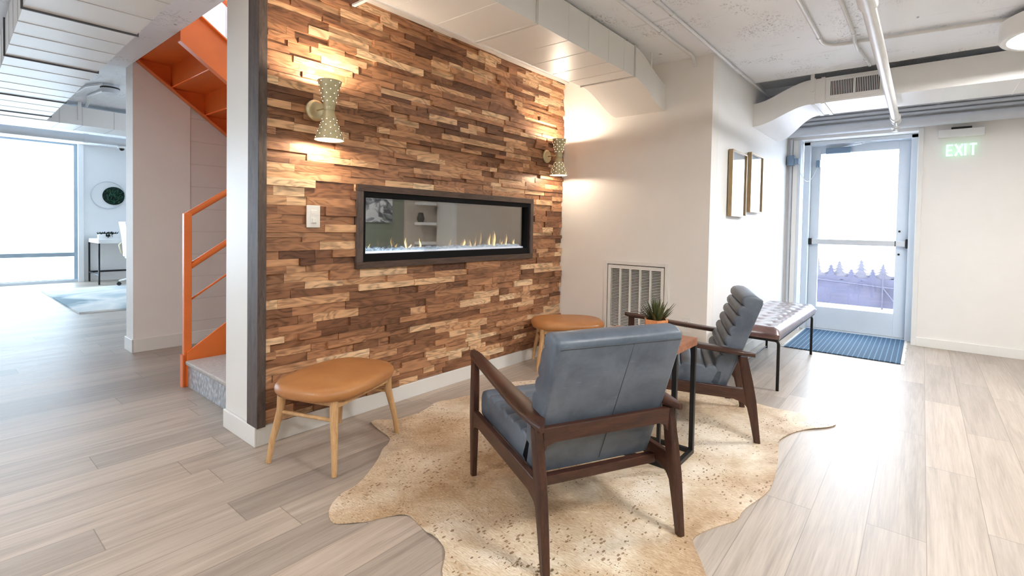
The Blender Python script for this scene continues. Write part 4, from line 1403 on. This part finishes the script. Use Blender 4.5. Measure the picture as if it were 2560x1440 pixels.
# far-room services
fpz = 2.12
pipe('drain_pipe', 'fat white pipe crossing in front of the frosted window near the ceiling', 'pipe', [(-4.5, 5.62, fpz), (3.15, 5.62, fpz)], 0.052, M['pipe_grey'], [((0.30, 5.62, fpz), (0.345, 5.62, fpz))], 20, 1.1)
sm = thing('smoke_detector', 'round grey detector on the ceiling beyond the wide duct', 'detector', (0.144, 3.54, ZC))
obj('housing', B(lathe, [(0.0, -0.085), (0.060, -0.083), (0.072, -0.065), (0.074, -0.012), (0.066, -0.001), (0.0, -0.001)], 28), M['pipe_grey'], sm, smooth=40)
bm = bmesh.new()
lathe(bm, [(0.0735, -0.042), (0.0755, -0.040), (0.0755, -0.030), (0.0735, -0.028)], 28, closed=True)
obj('slot_ring', bm, M['blackplastic'], sm)
pipe('conduit', 'thin conduit leading from the round detector to the duct in the far room', 'conduit', [(0.075, 3.50, ZP), (0.0, 3.72, ZP), (-0.02, 4.2, ZP), (-0.12, 4.35, ZP)], 0.0125, M['pipe'])
pipe('conduit', 'angled conduit between the round detector and the far crossing duct', 'conduit', [(0.15, 3.64, ZP), (0.10, 4.2, ZP), (0.17, 4.60, ZP), (0.17, 4.70, ZP - 0.02)], 0.0125, M['pipe'])
sc_ = thing('security_camera', 'small white dome camera with black lens under the far room pipe', 'camera', (0.685, 5.62, 2.068))
obj('housing', B(lathe, [(0.0, 0.0), (0.045, -0.002), (0.048, -0.02), (0.036, -0.03), (0.0, -0.03)], 24), M['plastic'], sc_, smooth=40)
bm = bmesh.new()
bmesh.ops.create_uvsphere(bm, u_segments=18, v_segments=10, radius=0.030, matrix=Matrix.Translation((0, 0, -0.031)))
obj('dome', bm, M['blackplastic'], sc_, smooth=True)

# ------------------------------------------------------------------ drum lamps
def make_lamp(loc, label):
    r = thing('ceiling_lamp', label, 'ceiling lamp', loc, 0, 'white drum ceiling lamps')
    R_, H_ = 0.30, 0.12
    bm = bmesh.new()
    lathe(bm, [(R_ - 0.02, 0.0), (R_, -0.012), (R_, -H_ + 0.012), (R_ - 0.008, -H_), (R_ - 0.036, -H_), (R_ - 0.038, -H_ + 0.006), (R_ - 0.03, -H_ + 0.02), (R_ - 0.03, -0.002)], 64, closed=True)
    obj('drum', bm, M['plastic'], r, smooth=40)
    obj('ceiling_mount', B(lathe, [(0.0, -0.004), (0.11, -0.004), (0.11, 0.03), (0.0, 0.03)], 32), M['plastic'], r)
    obj('top_plate', B(lathe, [(0.0, -0.010), (R_ - 0.021, -0.010), (R_ - 0.021, -0.004), (0.0, -0.004)], 48), M['plastic'], r)
    obj('diffuser', B(lathe, [(0.0, -H_ + 0.003), (R_ - 0.0395, -H_ + 0.003), (R_ - 0.0395, -H_ + 0.011), (0.0, -H_ + 0.011)], 48), M['lampglow'], r)
    return r
lamp = make_lamp((3.06, -3.12, ZC - 0.03), 'white drum ceiling lamp at the upper right near the exit')
copy_thing(lamp, (0.55, -3.35, ZC - 0.03), 0, 'added drum fill light out of frame, over the seating side')  # this and the next copies are unseen, added as fill light for the room
copy_thing(lamp, (-1.9, -3.35, ZC - 0.03), 0, 'added drum fill light out of frame, over the left end of the room')
copy_thing(lamp, (-2.6, -0.3, ZC - 0.03), 0, 'added drum fill light out of frame, left of the wide duct')

# ------------------------------------------------------------------ staircase
st = thing('staircase', 'steel staircase with orange stringers and grey treads rising behind the plank wall', 'staircase', (0, 0, 0))
X0, RUN, RISE = 0.09, 0.256, 0.18
for k in range(7):
    xa = X0 + RUN * k
    zt = RISE * (k + 1)
    s = obj('tread', B(box, xa - 0.018, xa + RUN + 0.002 if k < 6 else 2.64, 0.386, 1.252, zt - 0.028, zt), M['tread'], st, bevel=0.008)
    obj('riser', B(box, xa, xa + 0.02, 0.386, 1.252, zt - RISE + 0.001, zt - 0.029), M['riser'], st)
bm = bmesh.new()
prism(bm, [(0.085, 0.0), (0.085, 0.235), (2.0, 0.235 + 0.70 * 1.915), (2.0, 1.1), (0.42, 0.0)], 'xz', 1.254, 1.266)
obj('stringer', bm, M['orange'], st, bevel=0.002)
# upper flight, climbing back toward the left
bm = bmesh.new()
prism(bm, [(0.093, 2.335), (1.95, 2.335 - 0.71 * 1.857), (1.95, 2.335 - 0.71 * 1.857 + 0.30), (0.093, 2.62)], 'xz', 1.415, 1.425)
prism(bm, [(0.093, 2.335), (1.95, 2.335 - 0.71 * 1.857), (1.95, 2.345 - 0.71 * 1.857), (0.093, 2.345)], 'xz', 1.425, 1.470)
prism(bm, [(0.093, 2.610), (1.95, 2.325 - 0.71 * 1.857 + 0.30), (1.95, 2.335 - 0.71 * 1.857 + 0.30), (0.093, 2.62)], 'xz', 1.385, 1.415)
obj('stringer', bm, M['orange'], st)
bm = bmesh.new()
prism(bm, [(0.093, 2.428), (1.95, 2.428 - 0.745 * 1.857), (1.95, 2.428 - 0.745 * 1.857 + 0.26), (0.093, 2.68)], 'xz', 2.528, 2.538)
prism(bm, [(0.093, 2.428), (1.95, 2.428 - 0.745 * 1.857), (1.95, 2.438 - 0.745 * 1.857), (0.093, 2.438)], 'xz', 2.47, 2.528)
obj('stringer', bm, M['orange'], st)
k = 0
x = 1.93
zq = 2.445 - 0.725 * (x - 0.093)
while x > 0.12:
    bm = bmesh.new()
    box(bm, x - 0.262, x, 1.428, 2.526, zq + 0.185, zq + 0.193)
    box(bm, x - 0.006, x, 1.428, 2.526, zq + 0.005, zq + 0.185)
    obj('step_pan', bm, M['orange'], st)
    x -= 0.262
    zq += 0.19
rail = thing('handrail', 'orange steel handrail with square post at the foot of the stair', 'handrail', (0.0, 0.0, 0.0))
obj('post', B(box, 0.071, 0.117, 1.268, 1.310, 0.0, 1.165), M['orange'], rail, bevel=0.005)
sl = 0.69
for z_, r_, nm in ((1.150, 0.0205, 'top_rail'), (0.795, 0.0205, 'middle_rail'), (0.567, 0.007, 'lower_rod')):
    bm = bmesh.new()
    tube(bm, [(0.094, 1.289, z_), (1.9, 1.289, z_ + sl * 1.806)], r_, 14)
    obj(nm, bm, M['orange'], rail, smooth=True)
obj('base_plate', B(box, 0.060, 0.070, 1.262, 1.312, 0.0, 0.215), M['orange'], rail)
bm = bmesh.new()
tube(bm, [(0.15, 1.42, 2.86), (1.9, 1.42, 2.86 - 0.72 * 1.75)], 0.021, 12)
tube(bm, [(1.0, 1.42, 2.0), (1.0, 1.42, 2.25)], 0.018, 12)
up = obj('upper_handrail', bm, M['orange'], st, smooth=True)

# ------------------------------------------------------------------ far room furniture
ct = thing('console_table', 'white topped console table with thin dark metal legs under the round wall art', 'console table', (1.75, 8.50, 0))
obj('tabletop', B(box, -0.84, 0.84, -0.40, 0.35, 0.695, 0.765), M['plastic'], ct, bevel=0.003)
for sx in (-1, 1):
    for yy in (-0.39, 0.33):
        obj('leg', B(box, sx * 0.83 - 0.012, sx * 0.83 + 0.012, yy - 0.012, yy + 0.012, 0, 0.695), M['black'], ct)
    obj('side_stretcher', B(box, sx * 0.83 - 0.01, sx * 0.83 + 0.01, -0.378, 0.318, 0.155, 0.178), M['black'], ct)
obj('back_stretcher', B(box, -0.82, 0.82, 0.32, 0.34, 0.155, 0.185), M['black'], ct)
pb_ = thing('planter_box', 'white box planter of dark greenery on the console table', 'planter', (1.10, 8.45, 0.7655))
bm = bmesh.new()
box(bm, -0.13, 0.13, -0.05, -0.042, 0, 0.085)
box(bm, -0.13, 0.13, 0.042, 0.05, 0, 0.085)
box(bm, -0.13, -0.122, -0.042, 0.042, 0, 0.085)
box(bm, 0.122, 0.13, -0.042, 0.042, 0, 0.085)
box(bm, -0.122, 0.122, -0.042, 0.042, 0, 0.06)
obj('box', bm, M['plastic'], pb_)
bm = bmesh.new()
rp = random.Random(6)
def leafblade(bm, o, d, ln, wd):
    d = d.normalized()
    s = d.cross(Vector((0.3, 0.2, 1))).normalized()
    n = d.cross(s)
    loft(bm, [[o + d * ln * t + s * w_, o + d * ln * t + n * w_ * 0.3, o + d * ln * t - s * w_, o + d * ln * t - n * w_ * 0.3] for t, w_ in ((0, wd * 0.5), (0.45, wd), (1, wd * 0.08))])
for k in range(60):
    leafblade(bm, Vector((rp.uniform(-0.12, 0.12), rp.uniform(-0.04, 0.04), 0.06)), Vector((rp.uniform(-1, 1), rp.uniform(-1, 1), 1.2)), rp.uniform(0.05, 0.085), 0.012)
for k in range(10):
    leafblade(bm, Vector((rp.uniform(-0.03, 0.05), -0.05, 0.08)), Vector((rp.uniform(-0.3, 0.3), -0.5, -1.0)), rp.uniform(0.05, 0.08), 0.012)
obj('greenery', bm, M['soil'], pb_)
wa = thing('wall_art', 'round ring wall art holding a disc of green foliage above the console table', 'wall art', (1.195, YW, 1.537))
bm = bmesh.new()
tube(bm, [(0.243 * math.cos(2 * PI * k / 64), -0.022, 0.243 * math.sin(2 * PI * k / 64)) for k in range(64)], 0.007, 8, closed=True)
obj('ring', bm, M['steel'], wa, smooth=True)
obj('backing_disc', B(lathe, [(0.0, -0.020), (0.163, -0.020), (0.163, -0.0005), (0.0, -0.0005)], 48, (0.082, 0, -0.008), 'y'), M['soil'], wa)
bm = bmesh.new()
for k in range(190):
    a, q = rp.uniform(0, 2 * PI), 0.150 * math.sqrt(rp.random())
    o = Vector((0.082 + q * math.cos(a), -0.021, -0.008 + q * math.sin(a)))
    th = rp.uniform(0, 2 * PI)
    ln = min(rp.uniform(0.04, 0.08), max(0.02, 0.165 - q))
    leafblade(bm, o, Vector((math.cos(th), -0.45, math.sin(th))), ln, 0.007)
obj('foliage', bm, M['moss'], wa)
ar = obj('area_rug', B(box, 0.155, 2.55, 5.03, 7.70, 0.0005, 0.020), M['arearug'])
bmr = ar
tag(ar, 'pale blue grey abstract area rug on the far room floor', 'rug')
oc = thing('office_chair', 'white office chair with gold arm, half hidden behind the stair end wall', 'office chair', (1.36, 7.55, 0.0202))
bm = bmesh.new()
rings = []
for k in range(9):
    t = k / 8
    yy = 0.0
    rings.append([Vector((-0.20 - 0.06 * t * t + dx, s * (0.215 - 0.04 * (t - 0.5) ** 2), 0.47 + 0.58 * t)) for dx, s in ((0, -1), (0.045, -1), (0.045, 1), (0, 1))])
loft(bm, rings)
obj('backrest', bm, M['paleleather'], oc, bevel=0.015, seg=3)
obj('seat', B(box, -0.17, 0.27, -0.23, 0.23, 0.43, 0.50), M['paleleather'], oc, bevel=0.02, seg=3)
for s in (-1, 1):
    bm = bmesh.new()
    tube(bm, [(-0.21, s * 0.225, 0.52), (-0.235, s * 0.255, 0.66), (-0.20, s * 0.26, 0.70), (0.12, s * 0.26, 0.70), (0.14, s * 0.255, 0.66), (0.14, s * 0.24, 0.47)], 0.013, 10)
    obj('armrest', bm, M['brass'], oc, smooth=True)
obj('column', B(lathe, [(0.0, 0.10), (0.03, 0.10), (0.025, 0.43), (0.0, 0.43)], 16), M['steel'], oc)
for k in range(5):
    a = 2 * PI * k / 5 + 0.3
    bm = bmesh.new()
    tube(bm, [(0, 0, 0.125), (0.16 * math.cos(a), 0.16 * math.sin(a), 0.11), (0.29 * math.cos(a), 0.29 * math.sin(a), 0.075)], [0.022, 0.018, 0.012], 8)
    lg = obj('base_arm', bm, M['plastic'], oc, smooth=True)
    obj('caster', B(lathe, [(0.0, -0.02), (0.030, -0.02), (0.030, 0.02), (0.0, 0.02)], 14, (0.29 * math.cos(a), 0.29 * math.sin(a), 0.031), 'y'), M['blackplastic'], lg)

# ------------------------------------------------------------------ things seen only in the fireplace glass
pa = thing('canvas_painting', 'grey and white abstract canvas on the sage wall, reflected in the fireplace glass', 'painting', (3.72, -4.5, 1.45))
t = NT('grey_abstract_canvas')
n = t.noise(t.coord(scale=(1, 1, 1.6), rot=(0, 0.6, 0)), 3.2, 4, 0.5, 1.2)
t.set(Base_Color=t.ramp(n, [(0.42, (0.07, 0.075, 0.085, 1)), (0.5, (0.3, 0.31, 0.33, 1)), (0.56, (0.8, 0.8, 0.8, 1))]), Roughness=0.7)
obj('canvas', B(box, -0.46, 0.46, 0.001, 0.035, -0.315, 0.315), t.m, pa)
sf = thing('wall_shelf', 'pale shelf unit on the rear wall, reflected in the fireplace glass', 'shelf', (4.78, -4.5, 0))
obj('back_panel', B(box, -0.28, 0.10, 0.001, 0.02, 0.4, 1.75), M['tanwall'], sf)
for zz in (0.75, 1.10, 1.46):
    obj('shelf_board', B(box, -0.10, 0.24, 0.021, 0.22, zz, zz + 0.05), M['plastic'], sf)
vs = tag(obj('vase', B(lathe, [(0.0, 0), (0.05, 0), (0.07, 0.06), (0.05, 0.14), (0.04, 0.17), (0.0, 0.17)], 20, (4.72, -4.36, 1.1505)), M['blackplastic'], smooth=40), 'dark vase on the rear wall shelf, reflected in the fireplace glass', 'vase')

# ------------------------------------------------------------------ lights, sky, camera
def area(name, loc, rot, sx, sy, power, color):
    ld = bpy.data.lights.new(name, 'AREA')
    ld.shape = 'RECTANGLE'
    ld.size, ld.size_y = sx, sy
    ld.energy = power
    ld.color = color
    o = bpy.data.objects.new(name, ld)
    o.location = loc
    o.rotation_euler = rot
    COL.objects.link(o)
    return o
# skylight over the stairwell
area('stairwell_skylight', (0.9, 1.4, 4.95), (0, 0, 0), 2.2, 1.6, 34, (0.93, 0.97, 1.0))
# daylight through the door: portal for the sky
po = area('door_portal', (XD + 0.12, -1.94, 1.1), (0, math.radians(90), 0), 2.1, 0.95, 1, (1, 1, 1))
po.data.cycles.is_portal = True

w = bpy.data.worlds.new('overcast_sky')
SC.world = w
w.use_nodes = True
nt = w.node_tree
bg = nt.nodes['Background']
bg.inputs['Color'].default_value = (0.74, 0.87, 1.0, 1)
bg.inputs['Strength'].default_value = 11.0

cam = bpy.data.cameras.new('camera')
co = bpy.data.objects.new('camera', cam)
COL.objects.link(co)
cam.sensor_fit = 'HORIZONTAL'
cam.sensor_width = 36.0
cam.lens = 36.0 * F / 2560
cam.shift_y = -(720 - CY) / 2560
cam.clip_start = 0.02
rotm = Matrix((Rr, -Dr, -Fw)).transposed()
co.matrix_world = Matrix.Translation(CAM) @ rotm.to_4x4()
SC.camera = co

SC.view_settings.view_transform = 'Standard'
SC.view_settings.look = 'None'
SC.view_settings.gamma = 1.0
SC.view_settings.exposure = 1.0
SC.view_settings.use_curve_mapping = False
try:
    SC.cycles.use_denoising = True
    SC.cycles.max_bounces = 10
    SC.cycles.diffuse_bounces = 6
    SC.cycles.transparent_max_bounces = 16
    SC.cycles.sample_clamp_indirect = 8.0
    SC.cycles.caustics_reflective = False
    SC.cycles.caustics_refractive = False
except Exception:
    pass
